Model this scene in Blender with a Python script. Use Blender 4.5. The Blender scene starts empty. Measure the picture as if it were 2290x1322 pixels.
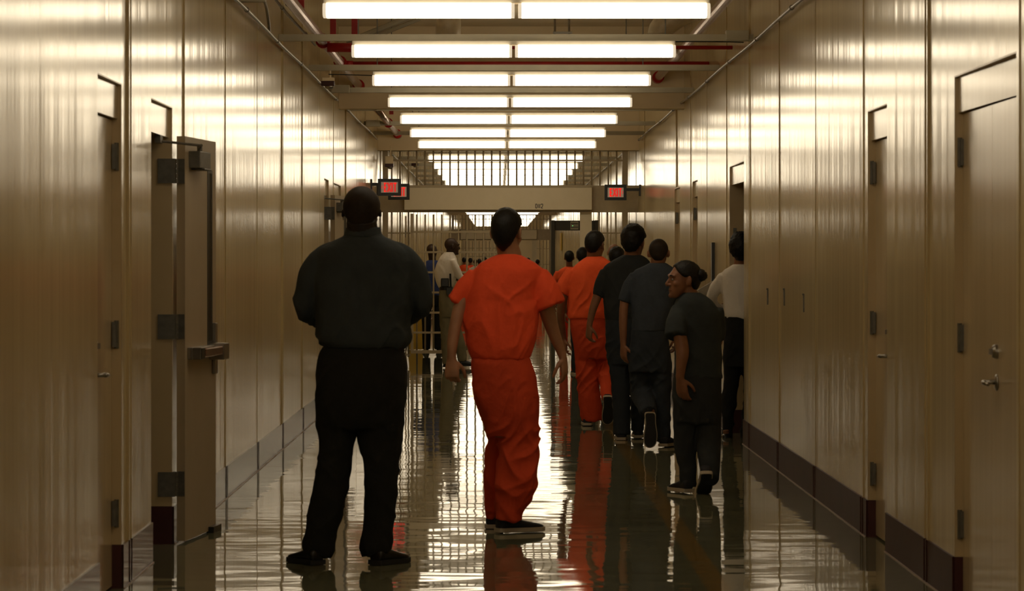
import bpy, math, random
import numpy as np
from mathutils import Vector, Matrix, noise as mnoise

random.seed(7)
SC = bpy.context.scene
COL = SC.collection
F = 7500.0            # focal length in pixels of the 2290 x 1322 frame
VX, VY = 1116.0, 580.0  # vanishing point of the corridor in the frame
EYE = 1.5             # camera height in metres
XL, XR = -1.72, 1.99  # corridor walls
CZ = 4.0              # ceiling height

def wx(px, D): return (px - VX) * D / F
def wz(py, D): return EYE - (py - VY) * D / F

# ------------------------------------------------------------------ mesh builder
class MB:
    def __init__(self):
        self.v = []; self.f = []
    def add(self, verts, faces):
        b = len(self.v)
        self.v.extend([tuple(map(float, p)) for p in verts])
        self.f.extend([tuple(i + b for i in f) for f in faces])
        return self
    def box(self, x0, x1, y0, y1, z0, z1):
        x0, x1 = min(x0, x1), max(x0, x1); y0, y1 = min(y0, y1), max(y0, y1); z0, z1 = min(z0, z1), max(z0, z1)
        return self.add([(x0,y0,z0),(x1,y0,z0),(x1,y1,z0),(x0,y1,z0),(x0,y0,z1),(x1,y0,z1),(x1,y1,z1),(x0,y1,z1)],
                 [(0,3,2,1),(4,5,6,7),(0,1,5,4),(1,2,6,5),(2,3,7,6),(3,0,4,7)])
    def obox(self, o, u, n, a0, a1, b0, b1, z0, z1):
        # box in a frame: origin o, horizontal axes u and n (2-D), vertical z
        vs = []
        for z in (z0, z1):
            for a, b in ((a0,b0),(a1,b0),(a1,b1),(a0,b1)):
                vs.append((o[0]+u[0]*a+n[0]*b, o[1]+u[1]*a+n[1]*b, z))
        fs = [(0,3,2,1),(4,5,6,7),(0,1,5,4),(1,2,6,5),(2,3,7,6),(3,0,4,7)]
        if u[0]*n[1]-u[1]*n[0] < 0: fs = [tuple(reversed(f)) for f in fs]
        return self.add(vs, fs)
    def rings(self, rings, cap=True):
        n = len(rings[0]); vs = [p for r in rings for p in r]; fs = []
        for k in range(len(rings)-1):
            for i in range(n):
                j = (i+1) % n
                fs.append((k*n+i, k*n+j, (k+1)*n+j, (k+1)*n+i))
        if cap:
            fs.append(tuple(reversed(range(n)))); fs.append(tuple(range((len(rings)-1)*n, len(rings)*n)))
        return self.add(vs, fs)
    def tube(self, pts, rad, n=12, res=0.0):
        P = [Vector(p) for p in pts]
        R = list(rad) if hasattr(rad, '__len__') else [rad]*len(P)
        if res and len(P) > 2:
            P, R = smooth_path(P, R, res)
        T = []
        for i in range(len(P)):
            t = (P[min(i+1, len(P)-1)] - P[max(i-1, 0)])
            T.append(t.normalized() if t.length > 1e-9 else Vector((0,0,1)))
        ref = Vector((1,0,0)) if abs(T[0].x) < 0.9 else Vector((0,1,0))
        u = (ref - T[0]*ref.dot(T[0])).normalized()
        rr = []
        for i in range(len(P)):
            u = (u - T[i]*u.dot(T[i])).normalized(); w = T[i].cross(u)
            rr.append([P[i] + (u*math.cos(a) + w*math.sin(a))*R[i] for a in (2*math.pi*k/n for k in range(n))])
        return self.rings(rr)
    def ell(self, c, r, rot=None, nu=20, nv=14):
        vs = [Vector((0,0,-1))]; 
        for j in range(1, nv):
            ph = -math.pi/2 + math.pi*j/nv
            for i in range(nu):
                a = 2*math.pi*i/nu
                vs.append(Vector((math.cos(ph)*math.cos(a), math.cos(ph)*math.sin(a), math.sin(ph))))
        vs.append(Vector((0,0,1)))
        out = []
        for v in vs:
            p = Vector((v.x*r[0], v.y*r[1], v.z*r[2]))
            if rot is not None: p = rot @ p
            out.append(p + Vector(c))
        fs = []
        for i in range(nu): fs.append((0, 1+(i+1)%nu, 1+i))
        for j in range(nv-2):
            for i in range(nu):
                a = 1+j*nu+i; b = 1+j*nu+(i+1)%nu
                fs.append((a, b, b+nu, a+nu))
        L = len(out)-1; s = 1+(nv-2)*nu
        for i in range(nu): fs.append((L, s+i, s+(i+1)%nu))
        return self.add(out, fs)
    def stroke(self, p0, p1, w, y0, y1):
        # a straight letter stroke in the XZ plane between y0 and y1
        a = Vector((p0[0], p0[1])); b = Vector((p1[0], p1[1])); d = (b-a).normalized(); n = Vector((-d.y, d.x))*w/2
        q = [a+n, b+n, b-n, a-n]
        vs = [(p.x, y0, p.y) for p in q] + [(p.x, y1, p.y) for p in q]
        return self.add(vs, [(0,1,2,3),(7,6,5,4),(0,4,5,1),(1,5,6,2),(2,6,7,3),(3,7,4,0)])
    def xform(self, M):
        self.v = [tuple(M @ Vector(p)) for p in self.v]; return self
    def build(self, name, mat, parent=None, smooth=False, origin=None, bevel=0):
        if parent is not None: o0 = Vector(parent['_o'])
        elif origin is not None: o0 = Vector(origin)
        else: o0 = Vector((0,0,0))
        me = bpy.data.meshes.new(name)
        me.from_pydata([tuple(Vector(p)-o0) for p in self.v], [], self.f)
        me.materials.append(mat)
        if smooth: me.polygons.foreach_set('use_smooth', [True]*len(me.polygons))
        me.update()
        o = bpy.data.objects.new(name, me); COL.objects.link(o)
        if parent is not None: o.parent = parent
        else: o.location = o0
        o['_o'] = list(o0)
        if bevel:
            m = o.modifiers.new('bevel', 'BEVEL'); m.width = bevel; m.segments = 2; m.limit_method = 'ANGLE'
        return o

def smooth_path(P, R, res):
    n = len(P); A = np.array([[*p, r] for p, r in zip(P, R)])
    out = []
    for i in range(n-1):
        p0 = A[max(i-1,0)]; p1 = A[i]; p2 = A[i+1]; p3 = A[min(i+2,n-1)]
        k = max(1, int(np.linalg.norm(p2[:3]-p1[:3])/res))
        for q in range(k):
            t = q/k
            out.append(0.5*((2*p1)+(-p0+p2)*t+(2*p0-5*p1+4*p2-p3)*t*t+(-p0+3*p1-3*p2+p3)*t**3))
    out.append(A[-1])
    return [Vector(a[:3]) for a in out], [max(0.002, a[3]) for a in out]

def empty(name, loc):
    o = bpy.data.objects.new(name, None); COL.objects.link(o); o.location = loc; o['_o'] = list(loc); o.empty_display_size = .1
    return o
def tag(o, label, cat, group=None, kind=None):
    o['label'] = label; o['category'] = cat
    if group: o['group'] = group
    if kind: o['kind'] = kind
    return o
def struct(o, label=None):
    o['kind'] = 'structure'
    if label: o['label'] = label
    return o
def dup(root, off, label=None):
    r = root.copy(); COL.objects.link(r); r.location = Vector(root.location) + Vector(off)
    r['_o'] = list(r.location)
    for c in list(root.children):
        d = c.copy(); COL.objects.link(d); d.parent = r
        for g in list(c.children):
            e = g.copy(); COL.objects.link(e); e.parent = d
    if label: r['label'] = label
    return r

# ------------------------------------------------------------------ materials
def mat(name, c1, c2=None, rough=0.5, metal=0.0, scale=8.0, stretch=(1,1,1), bump=0.0, bscale=60.0, bdist=0.002, spec=0.5,
        emit=None, estr=0.0, sheen=0.0, coat=0.0, mixpow=1.0):
    m = bpy.data.materials.new(name); m.use_nodes = True
    nt = m.node_tree; b = nt.nodes['Principled BSDF']
    tc = nt.nodes.new('ShaderNodeTexCoord'); mp = nt.nodes.new('ShaderNodeMapping'); mp.inputs['Scale'].default_value = stretch
    nt.links.new(tc.outputs['Object'], mp.inputs['Vector'])
    nz = nt.nodes.new('ShaderNodeTexNoise'); nz.inputs['Scale'].default_value = scale; nz.inputs['Detail'].default_value = 4
    nt.links.new(mp.outputs['Vector'], nz.inputs['Vector'])
    cr = nt.nodes.new('ShaderNodeValToRGB')
    cr.color_ramp.elements[0].position = 0.35; cr.color_ramp.elements[1].position = 0.65
    cr.color_ramp.elements[0].color = (*c1, 1); cr.color_ramp.elements[1].color = (*(c2 or c1), 1)
    nt.links.new(nz.outputs['Fac'], cr.inputs['Fac']); nt.links.new(cr.outputs['Color'], b.inputs['Base Color'])
    b.inputs['Roughness'].default_value = rough; b.inputs['Metallic'].default_value = metal
    b.inputs['Specular IOR Level'].default_value = spec
    b.inputs['Sheen Weight'].default_value = sheen; b.inputs['Coat Weight'].default_value = coat
    if bump:
        n2 = nt.nodes.new('ShaderNodeTexNoise'); n2.inputs['Scale'].default_value = bscale; n2.inputs['Detail'].default_value = 3
        nt.links.new(mp.outputs['Vector'], n2.inputs['Vector'])
        bp = nt.nodes.new('ShaderNodeBump'); bp.inputs['Strength'].default_value = bump; bp.inputs['Distance'].default_value = bdist
        nt.links.new(n2.outputs['Fac'], bp.inputs['Height']); nt.links.new(bp.outputs['Normal'], b.inputs['Normal'])
    if emit:
        b.inputs['Emission Color'].default_value = (*emit, 1); b.inputs['Emission Strength'].default_value = estr
    return m

LIGHT = (1.0, 0.845, 0.61)
M = {}
M['wall'] = mat('wall_paint', (.60,.475,.26), (.655,.52,.285), rough=.162, scale=5, stretch=(1,3,.08), bump=.3, bscale=9, bdist=.002, spec=.14)
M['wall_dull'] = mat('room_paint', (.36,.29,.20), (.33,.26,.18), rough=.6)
M['frame'] = mat('door_frame_paint', (.56,.43,.24), (.58,.45,.26), rough=.3, bump=.05)
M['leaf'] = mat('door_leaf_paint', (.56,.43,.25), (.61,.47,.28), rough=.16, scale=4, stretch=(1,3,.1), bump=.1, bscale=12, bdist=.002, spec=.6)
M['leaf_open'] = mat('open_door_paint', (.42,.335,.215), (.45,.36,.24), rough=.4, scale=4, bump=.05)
M['ceiling'] = mat('ceiling_paint', (.78,.67,.48), (.70,.60,.43), rough=.7, scale=3, bump=.1)
M['bulk'] = mat('bulkhead_paint', (.84,.70,.46), (.79,.65,.43), rough=.55, scale=2, bump=.05)
M['strut'] = mat('strut_paint', (.50,.46,.345), (.44,.405,.31), rough=.5, scale=6, bump=.1)
M['base'] = mat('baseboard_vinyl', (.050,.017,.016), (.062,.022,.02), rough=.32, scale=5, bump=.06, bscale=20, spec=.03)
M['base_left'] = mat('left_baseboard_vinyl', (.034,.014,.012), (.045,.02,.016), rough=.2, scale=5, bump=.06, bscale=20, spec=.45)
M['edge_highlight'] = mat('floor_edge_highlight', (.35,.24,.2), (.42,.3,.25), rough=.3)  # pale pinkish strip paints the highlight where floor meets baseboard
M['maroon'] = mat('maroon_paint', (.05,.006,.006), (.06,.01,.008), rough=.4)
M['steel'] = mat('brushed_steel', (.42,.40,.36), (.34,.32,.29), rough=.3, metal=1, bump=.05)
M['hinge'] = mat('dull_steel', (.20,.19,.165), (.15,.145,.125), rough=.45, metal=.7, scale=30, bump=.1)
M['conduit'] = mat('conduit_zinc', (.42,.40,.35), (.34,.32,.28), rough=.35, metal=.8, scale=12, bump=.05)
M['copper'] = mat('pipe_pinkish_steel', (.50,.34,.28), (.42,.28,.23), rough=.22, metal=.9, scale=10, bump=.05)
M['red'] = mat('red_pipe_paint', (.5,.018,.018), (.42,.014,.014), rough=.4, scale=10, bump=.05)
M['darkred'] = mat('dark_red_plastic', (.05,.008,.008), (.04,.008,.008), rough=.35)
M['housing'] = mat('lamp_housing_enamel', (.55,.50,.40), (.5,.46,.37), rough=.4)
M['endcap'] = mat('lamp_end_cap', (.8,.68,.48), (.8,.68,.48), rough=.4, emit=LIGHT, estr=.7)
M['lens'] = mat('lamp_lens', (.9,.85,.75), (.9,.85,.75), rough=.4, emit=LIGHT, estr=5.7)
M['bars'] = mat('bar_paint', (.55,.45,.28), (.5,.405,.25), rough=.4, scale=10, bump=.05)
M['header'] = mat('gate_header_paint', (.90,.78,.55), (.87,.75,.52), rough=.45, scale=7, bump=.05)
M['black'] = mat('black_plastic', (.008,.010,.009), (.012,.013,.012), rough=.35, scale=20, bump=.1)
M['exit_face'] = mat('sign_face', (.55,.46,.36), (.58,.49,.38), rough=.4, emit=(1,.72,.5), estr=.10)
M['exit_red'] = mat('sign_letters_red', (.8,.02,.015), (.8,.02,.015), rough=.4, emit=(1,.035,.025), estr=.5)
M['letter'] = mat('black_paint_letters', (.02,.018,.015), rough=.5)
M['detector'] = mat('detector_grey', (.055,.05,.036), (.065,.058,.042), rough=.5)
M['led'] = mat('green_led', (.05,.5,.1), rough=.4, emit=(.2,1,.3), estr=1.5)
M['yellow'] = mat('yellow_plastic', (.65,.42,.03), (.6,.38,.03), rough=.4)
M['white_plastic'] = mat('white_plastic', (.75,.7,.6), (.7,.65,.56), rough=.4)
M['glass'] = mat('dark_glass', (.01,.009,.007), (.014,.012,.01), rough=.35, spec=.15)
M['duct'] = mat('duct_sheet_metal', (.85,.77,.62), (.72,.65,.52), rough=.4, metal=.25, scale=14, bump=.15)

# floor: waxed tile with a worn amber stripe
def floor_mat():
    m = mat('waxed_floor', (.20,.20,.125), (.15,.152,.095), rough=.035, scale=2.5, bump=0, spec=.5)
    nt = m.node_tree; b = nt.nodes['Principled BSDF']
    base = b.inputs['Base Color'].links[0].from_socket
    tc = nt.nodes.new('ShaderNodeTexCoord'); sp = nt.nodes.new('ShaderNodeSeparateXYZ'); nt.links.new(tc.outputs['Object'], sp.inputs[0])
    d = nt.nodes.new('ShaderNodeMath'); d.operation = 'SUBTRACT'; d.inputs[1].default_value = 1.0; nt.links.new(sp.outputs['X'], d.inputs[0])
    a = nt.nodes.new('ShaderNodeMath'); a.operation = 'ABSOLUTE'; nt.links.new(d.outputs[0], a.inputs[0])
    l = nt.nodes.new('ShaderNodeMath'); l.operation = 'LESS_THAN'; l.inputs[1].default_value = .055; nt.links.new(a.outputs[0], l.inputs[0])
    nz = nt.nodes.new('ShaderNodeTexNoise'); nz.inputs['Scale'].default_value = 6; nt.links.new(tc.outputs['Object'], nz.inputs['Vector'])
    w = nt.nodes.new('ShaderNodeMath'); w.operation = 'MULTIPLY'; nt.links.new(l.outputs[0], w.inputs[0]); nt.links.new(nz.outputs['Fac'], w.inputs[1])
    mx = nt.nodes.new('ShaderNodeMix'); mx.data_type = 'RGBA'; nt.links.new(w.outputs[0], mx.inputs[0])
    nt.links.new(base, mx.inputs[6]); mx.inputs[7].default_value = (.42,.22,.03,1)
    nt.links.new(mx.outputs[2], b.inputs['Base Color'])
    return m
M['floor'] = floor_mat()

def fabric(name, c, c2=None, rough=.85, sheen=.0):
    return mat(name, c, c2 or tuple(x*.85 for x in c), rough=rough, scale=9, bump=.35, bscale=26, bdist=.012, spec=.2, sheen=sheen)
def skin(name, c, rough=.5):
    return mat(name, c, tuple(x*.82 for x in c), rough=rough, scale=14, bump=.15, bscale=90, bdist=.001, spec=.4)
M['orange'] = fabric('orange_cotton', (1.0,.105,.034), (.93,.095,.03))
M['orange_trousers'] = fabric('orange_cotton_shaded', (.66,.072,.022), (.6,.064,.02))  # same cloth as the orange shirt, darkened to carry the shade on the trousers
M['orange2'] = fabric('bright_orange_cotton', (1.0,.125,.035), (.93,.11,.03))
M['navy'] = fabric('dark_navy_knit', (.050,.060,.066))
M['blackcloth'] = fabric('black_twill', (.020,.020,.018))
M['charcoal'] = fabric('charcoal_cotton', (.036,.040,.042))
M['slate'] = fabric('slate_blue_cotton', (.055,.066,.085))
M['slate_dark'] = fabric('dark_slate_cotton', (.036,.043,.054))
M['teal'] = fabric('dark_teal_cotton', (.045,.053,.055))
M['white'] = fabric('white_shirt_cotton', (.93,.86,.77), (.9,.82,.72))
M['khaki'] = fabric('khaki_twill', (.27,.235,.145))
M['blueshirt'] = fabric('royal_blue_cotton', (.05,.075,.22))
M['hair'] = mat('black_hair', (.006,.005,.004), (.010,.008,.006), rough=.5, scale=40, stretch=(3,3,1), bump=.6, bscale=60, bdist=.004, spec=.3)
M['buzz'] = mat('buzzed_hair', (.034,.023,.015), (.022,.015,.010), rough=.6, scale=30, bump=.4, bscale=120, bdist=.002, spec=.2)
M['skin_dark'] = skin('dark_skin', (.055,.028,.016))
M['skin_vdark'] = skin('deep_dark_skin', (.018,.011,.008))
M['skin_brown'] = skin('brown_skin', (.30,.13,.066))
M['skin_tan'] = skin('tan_skin', (.40,.19,.10))
M['eye'] = mat('eye_white', (.30,.26,.22), (.27,.23,.2), rough=.3)
M['iris'] = mat('dark_iris', (.01,.006,.004), rough=.15)
M['lip'] = skin('lip_skin', (.15,.05,.035))
M['shoe'] = mat('dark_canvas', (.010,.011,.016), (.013,.013,.018), rough=.7, scale=30, bump=.2)
M['leather'] = mat('black_leather', (.006,.006,.006), (.008,.008,.008), rough=.3, scale=30, bump=.1)
M['sole'] = mat('cream_rubber', (.50,.43,.32), (.45,.38,.28), rough=.6)
M['outsole'] = mat('dark_rubber', (.020,.020,.022), (.015,.015,.016), rough=.7, bump=.3, bscale=80)
M['paper'] = mat('white_paper', (.7,.66,.58), (.66,.62,.55), rough=.7)

# ------------------------------------------------------------------ camera and world
cam = bpy.data.cameras.new('camera'); co = bpy.data.objects.new('camera', cam); COL.objects.link(co)
co.location = (0, 0, EYE); co.rotation_euler = (math.radians(90), 0, 0)
cam.sensor_width = 36; cam.lens = F/2290*36
cam.shift_x = (1145-VX)/2290; cam.shift_y = -(661-VY)/2290
cam.clip_end = 400
cam.dof.use_dof = True; cam.dof.focus_distance = 42; cam.dof.aperture_fstop = 13
SC.camera = co
wd = bpy.data.worlds.new('world'); SC.world = wd; wd.use_nodes = True
wd.node_tree.nodes['Background'].inputs[0].default_value = (.02,.016,.012,1); wd.node_tree.nodes['Background'].inputs[1].default_value = .3
SC.view_settings.view_transform = 'Standard'; SC.view_settings.look = 'None'
SC.view_settings.exposure = 0.0; SC.view_settings.gamma = 1.0
SC.cycles.max_bounces = 7; SC.cycles.diffuse_bounces = 4; SC.cycles.glossy_bounces = 4; SC.cycles.transmission_bounces = 2; SC.cycles.use_adaptive_sampling = True; SC.cycles.adaptive_threshold = .015
# ------------------------------------------------------------------ the corridor shell
rs = np.random.RandomState(3)
GATE_Y, GATE2_Y, END_Y, BACK_Y = 48.0, 118.0, 158.0, -8.0
LEFT_OPEN = [(14.37,15.28),(16.58,17.65),(33.0,33.86),(34.86,36.45),(61.3,62.3)]
RIGHT_OPEN = [(12.9,14.65),(17.2,18.1),(27.25,28.95),(33.6,34.5),(36.9,38.0)]
SEAMS = [12.83+2.75*k for k in range(-7, 64)]

def panel_tilt(seed):
    r = np.random.RandomState(seed); t = {}
    for k, s in enumerate(SEAMS): t[k] = (r.uniform(-.0035,.0035), r.uniform(-.003,.003))
    return t
def build_wall(name, X, sg, opens, seed):
    tilt = panel_tilt(seed)
    edges = sorted([e for o in opens for e in o])
    ys = list(np.arange(BACK_Y, 9, .5)) + list(np.arange(9, 62, .028)) + list(np.arange(62, 120, .12)) + list(np.arange(120, END_Y+.01, .5))
    ys = [y for y in ys if all(abs(y-e) > .01 for e in edges)] + edges
    ys = sorted(ys); zs = [0, .7, 1.4, 2.3, 2.75, 3.2, CZ]
    def off(y, z):
        k = 0
        for i, s in enumerate(SEAMS):
            if y >= s: k = i
        t = (y-SEAMS[k]-1.375)
        o = tilt[k][0]*t
        o += .0026*mnoise.noise(Vector((y/.9, z*.22, seed)))
        o += .0019*mnoise.noise(Vector((y/.21, z*.10, seed+9)))
        o += .0009*mnoise.noise(Vector((y/.08, z*.06, seed+17)))
        for e in edges: 
            if abs(y-e) < .3: o *= abs(y-e)/.3
        return o
    mb = MB(); nz = len(zs); vs = []
    for y in ys:
        for z in zs: vs.append((X + off(y,z), y, z))
    fs = []
    for i in range(len(ys)-1):
        ym = (ys[i]+ys[i+1])/2
        hole = any(a < ym < b for a, b in opens)
        for j in range(nz-1):
            if hole and zs[j] < 2.29: continue
            q = (i*nz+j, (i+1)*nz+j, (i+1)*nz+j+1, i*nz+j+1)
            fs.append(q if sg > 0 else tuple(reversed(q)))
    fs = [tuple(reversed(f)) for f in fs]
    mb.add(vs, fs)
    # wall thickness behind the skin
    bs = [BACK_Y] + edges + [END_Y]
    for i in range(0, len(bs), 2): mb.box(X+sg*.02, X+sg*.14, bs[i], bs[i+1], 0, 2.3)
    mb.box(X+sg*.02, X+sg*.14, BACK_Y, END_Y, 2.3, CZ)
    o = mb.build(name, M['wall'], smooth=False)
    me = o.data
    sm = [True]*len(fs) + [False]*(len(me.polygons)-len(fs)); me.polygons.foreach_set('use_smooth', sm)
    # raised seams between the wall panels
    sb = MB()
    for k, s in enumerate(SEAMS):
        if s > 117 or s < 8: continue
        if any(a-.03 < s < b+.03 for a, b in opens):
            z0 = 2.31
        else: z0 = .0
        big = (k % 4 == 0)
        if big:
            for d in (-.05, .05): sb.box(X-sg*.009, X+sg*.02, s+d-.015, s+d+.015, z0, CZ-.01)
        else: sb.box(X-sg*.004, X+sg*.02, s-.016, s+.016, z0, CZ-.01)
    t = sb.build('panel_seam', M['wall'], parent=o)
    return struct(o)
build_wall('wall_left', XL, -1, LEFT_OPEN, 11)
build_wall('wall_right', XR, 1, RIGHT_OPEN, 23)
struct(MB().box(XL-.2, XR+.2, BACK_Y-.15, BACK_Y, 0, CZ).build('wall_back', M['wall_dull']))
struct(MB().box(XL-.2, XR+.2, END_Y, END_Y+.15, 0, CZ).build('wall_end', M['bulk']))
struct(MB().box(XL-.2, XR+.2, BACK_Y-.15, END_Y+.15, CZ, CZ+.15).build('ceiling', M['ceiling']))

# floor: waxed tiles, each very slightly uneven
def build_floor():
    xs = np.linspace(XL-.12, XR+.12, 84)
    ys = np.concatenate([np.arange(BACK_Y, 13, .5), np.arange(13, 49, .026), np.arange(49, 80, .12), np.arange(80, END_Y+.1, .5)])
    vs = []
    for y in ys:
        fade = 1.0 if 12 < y < 90 else .0
        for x in xs:
            z = 0.0
            if fade:
                z = .00080*mnoise.noise(Vector((x/.42, y/.30, 1.5))) + .00045*mnoise.noise(Vector((x/.20, y/.125, 4.5))) + .0008*mnoise.noise(Vector((x/1.4, y/1.1, 7.5)))
            vs.append((x, y, z))
    n = len(xs); fs = []
    for i in range(len(ys)-1):
        for j in range(n-1):
            a = i*n+j; fs.append((a, a+1, a+n+1, a+n))
    mb = MB(); mb.v = vs; mb.f = fs
    mb.box(XL-.12, XR+.12, BACK_Y, END_Y, -.12, -.01)
    o = mb.build('floor', M['floor'], smooth=True)
    return struct(o)
build_floor()

def baseboard(name, X, sg, opens):
    bs = [BACK_Y] + sorted([e for o in opens for e in o]) + [END_Y]
    mb = MB(); bd = MB()
    for i in range(0, len(bs), 2):
        y0, y1 = bs[i], bs[i+1]
        mb.box(X-sg*.010, X+sg*.01, y0, y1, 0, .20)
        bd.box(X-sg*.016, X-sg*.0102, y0, y1, 0, .005)
        for s in SEAMS:
            if y0+.1 < s < y1-.1: mb.box(X-sg*.0135, X, s-.06, s-.03, 0, .201).box(X-sg*.0135, X, s+.03, s+.06, 0, .201)
    o = struct(mb.build(name, M['base_left' if sg < 0 else 'base'])); bd.build('floor_edge_highlight', M['edge_highlight'], parent=o)
baseboard('baseboard_left', XL, -1, LEFT_OPEN); baseboard('baseboard_right', XR, 1, RIGHT_OPEN)

# dim rooms behind the open doors
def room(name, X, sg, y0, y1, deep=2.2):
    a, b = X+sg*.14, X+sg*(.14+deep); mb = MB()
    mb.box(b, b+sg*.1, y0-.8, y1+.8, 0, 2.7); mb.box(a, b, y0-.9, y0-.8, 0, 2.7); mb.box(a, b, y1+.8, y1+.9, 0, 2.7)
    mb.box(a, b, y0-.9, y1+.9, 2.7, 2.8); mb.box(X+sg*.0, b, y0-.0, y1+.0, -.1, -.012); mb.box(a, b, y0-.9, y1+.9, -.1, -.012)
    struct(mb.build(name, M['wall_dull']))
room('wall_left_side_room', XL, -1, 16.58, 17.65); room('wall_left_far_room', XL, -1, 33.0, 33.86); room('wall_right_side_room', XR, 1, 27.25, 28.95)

# ------------------------------------------------------------------ doors
TILT = .5
door_no = [0]
def hinge_at(mb, X, sg, y, z, h=.115, w=.028):
    mb.box(X-sg*.014, X+sg*.004, y-w, y+w, z, z+h)
    mb.tube([(X-sg*.014, y, z-.006), (X-sg*.014, y, z+h+.006)], .0105, 10)
def frame_part(root, X, sg, y0, y1, J=.004, transom=True, depth=.14):
    f = MB()
    f.box(X+sg*.0005, X+sg*depth, y0, y0+J, .0, 2.3); f.box(X+sg*.0005, X+sg*depth, y1-J, y1, .0, 2.3)
    f.box(X+sg*.0005, X+sg*depth, y0+J, y1-J, 2.294, 2.3)
    fo = f.build('door_frame', M['frame'], root)
    b = MB()
    b.box(X-sg*.001, X+sg*(depth+.002), y0-.0, y0+J+.002, 0, .20); b.box(X-sg*.001, X+sg*(depth+.002), y1-J-.002, y1+.0, 0, .20)
    b.build('painted_foot', M['maroon'], fo)
    if transom:
        t = math.radians(TILT); o = (X+sg*(.022+.5*(y1-y0)*math.sin(t)), y0+J)
        MB().obox(o, (-sg*math.sin(t), math.cos(t)), (sg, 0), 0, y1-y0-2*J, 0, .04, 2.14, 2.294).build('transom_panel', M['leaf'], root)
def lever(X, sg, y, z, toward, parent):
    m = MB()
    m.ell((X-sg*.004, y, z), (.008,.034,.034), nu=16, nv=10)
    m.tube([(X, y, z), (X-sg*.055, y, z)], .010, 10)
    m.tube([(X-sg*.055, y, z), (X-sg*.058, y+toward*.02, z), (X-sg*.055, y+toward*.11, z-.004)], [.011,.011,.008], 10)
    m.build('lever_handle', M['steel'], parent, smooth=True)
    d = MB(); zz = z+.125
    d.tube([(X+sg*.0, y, zz), (X-sg*.012, y, zz), (X-sg*.022, y, zz)], [.030,.030,.022], 18)
    d.box(X-sg*.034, X-sg*.02, y-.004, y+.004, zz-.012, zz+.012)
    d.build('deadbolt', M['steel'], parent)
def closed_door(side, y0, y1, kind, label):
    X, sg = (XL,-1) if side == 'left' else (XR,1)
    door_no[0] += 1
    root = empty('door_%d' % door_no[0], (X+sg*.05, (y0+y1)/2, 0)); struct(root, label)
    frame_part(root, X, sg, y0, y1)
    J = .004; L = X+sg*.036
    spans = [(y0+J, y1-J)] if kind != 'pair' else [(y0+J, (y0+y1)/2-.002), ((y0+y1)/2+.002, y1-J)]
    for i, (a, b) in enumerate(spans):
        t = math.radians(TILT) if kind != 'pair' else 0.0
        lf = MB().obox((L+sg*.012*(t > 0), a), (-sg*math.sin(t)*.6, math.cos(t)), (sg, 0), 0, b-a, 0, .044, .012, 2.135).build('door_leaf', M['leaf'], root)
        far = (kind == 'far') or (kind == 'pair' and i == 1)
        hy = b if far else a
        for z in (.285, 1.10, 1.91):
            h = MB(); hinge_at(h, L, sg, hy, z); h.build('hinge', M['hinge'], lf)
        if kind == 'pair':
            if i == 0: lever(L, sg, b-.14, 1.0, -1, lf)
        else: lever(L, sg, (a+.11 if far else b-.11), 1.0, (1 if far else -1), lf)
    return root
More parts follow.
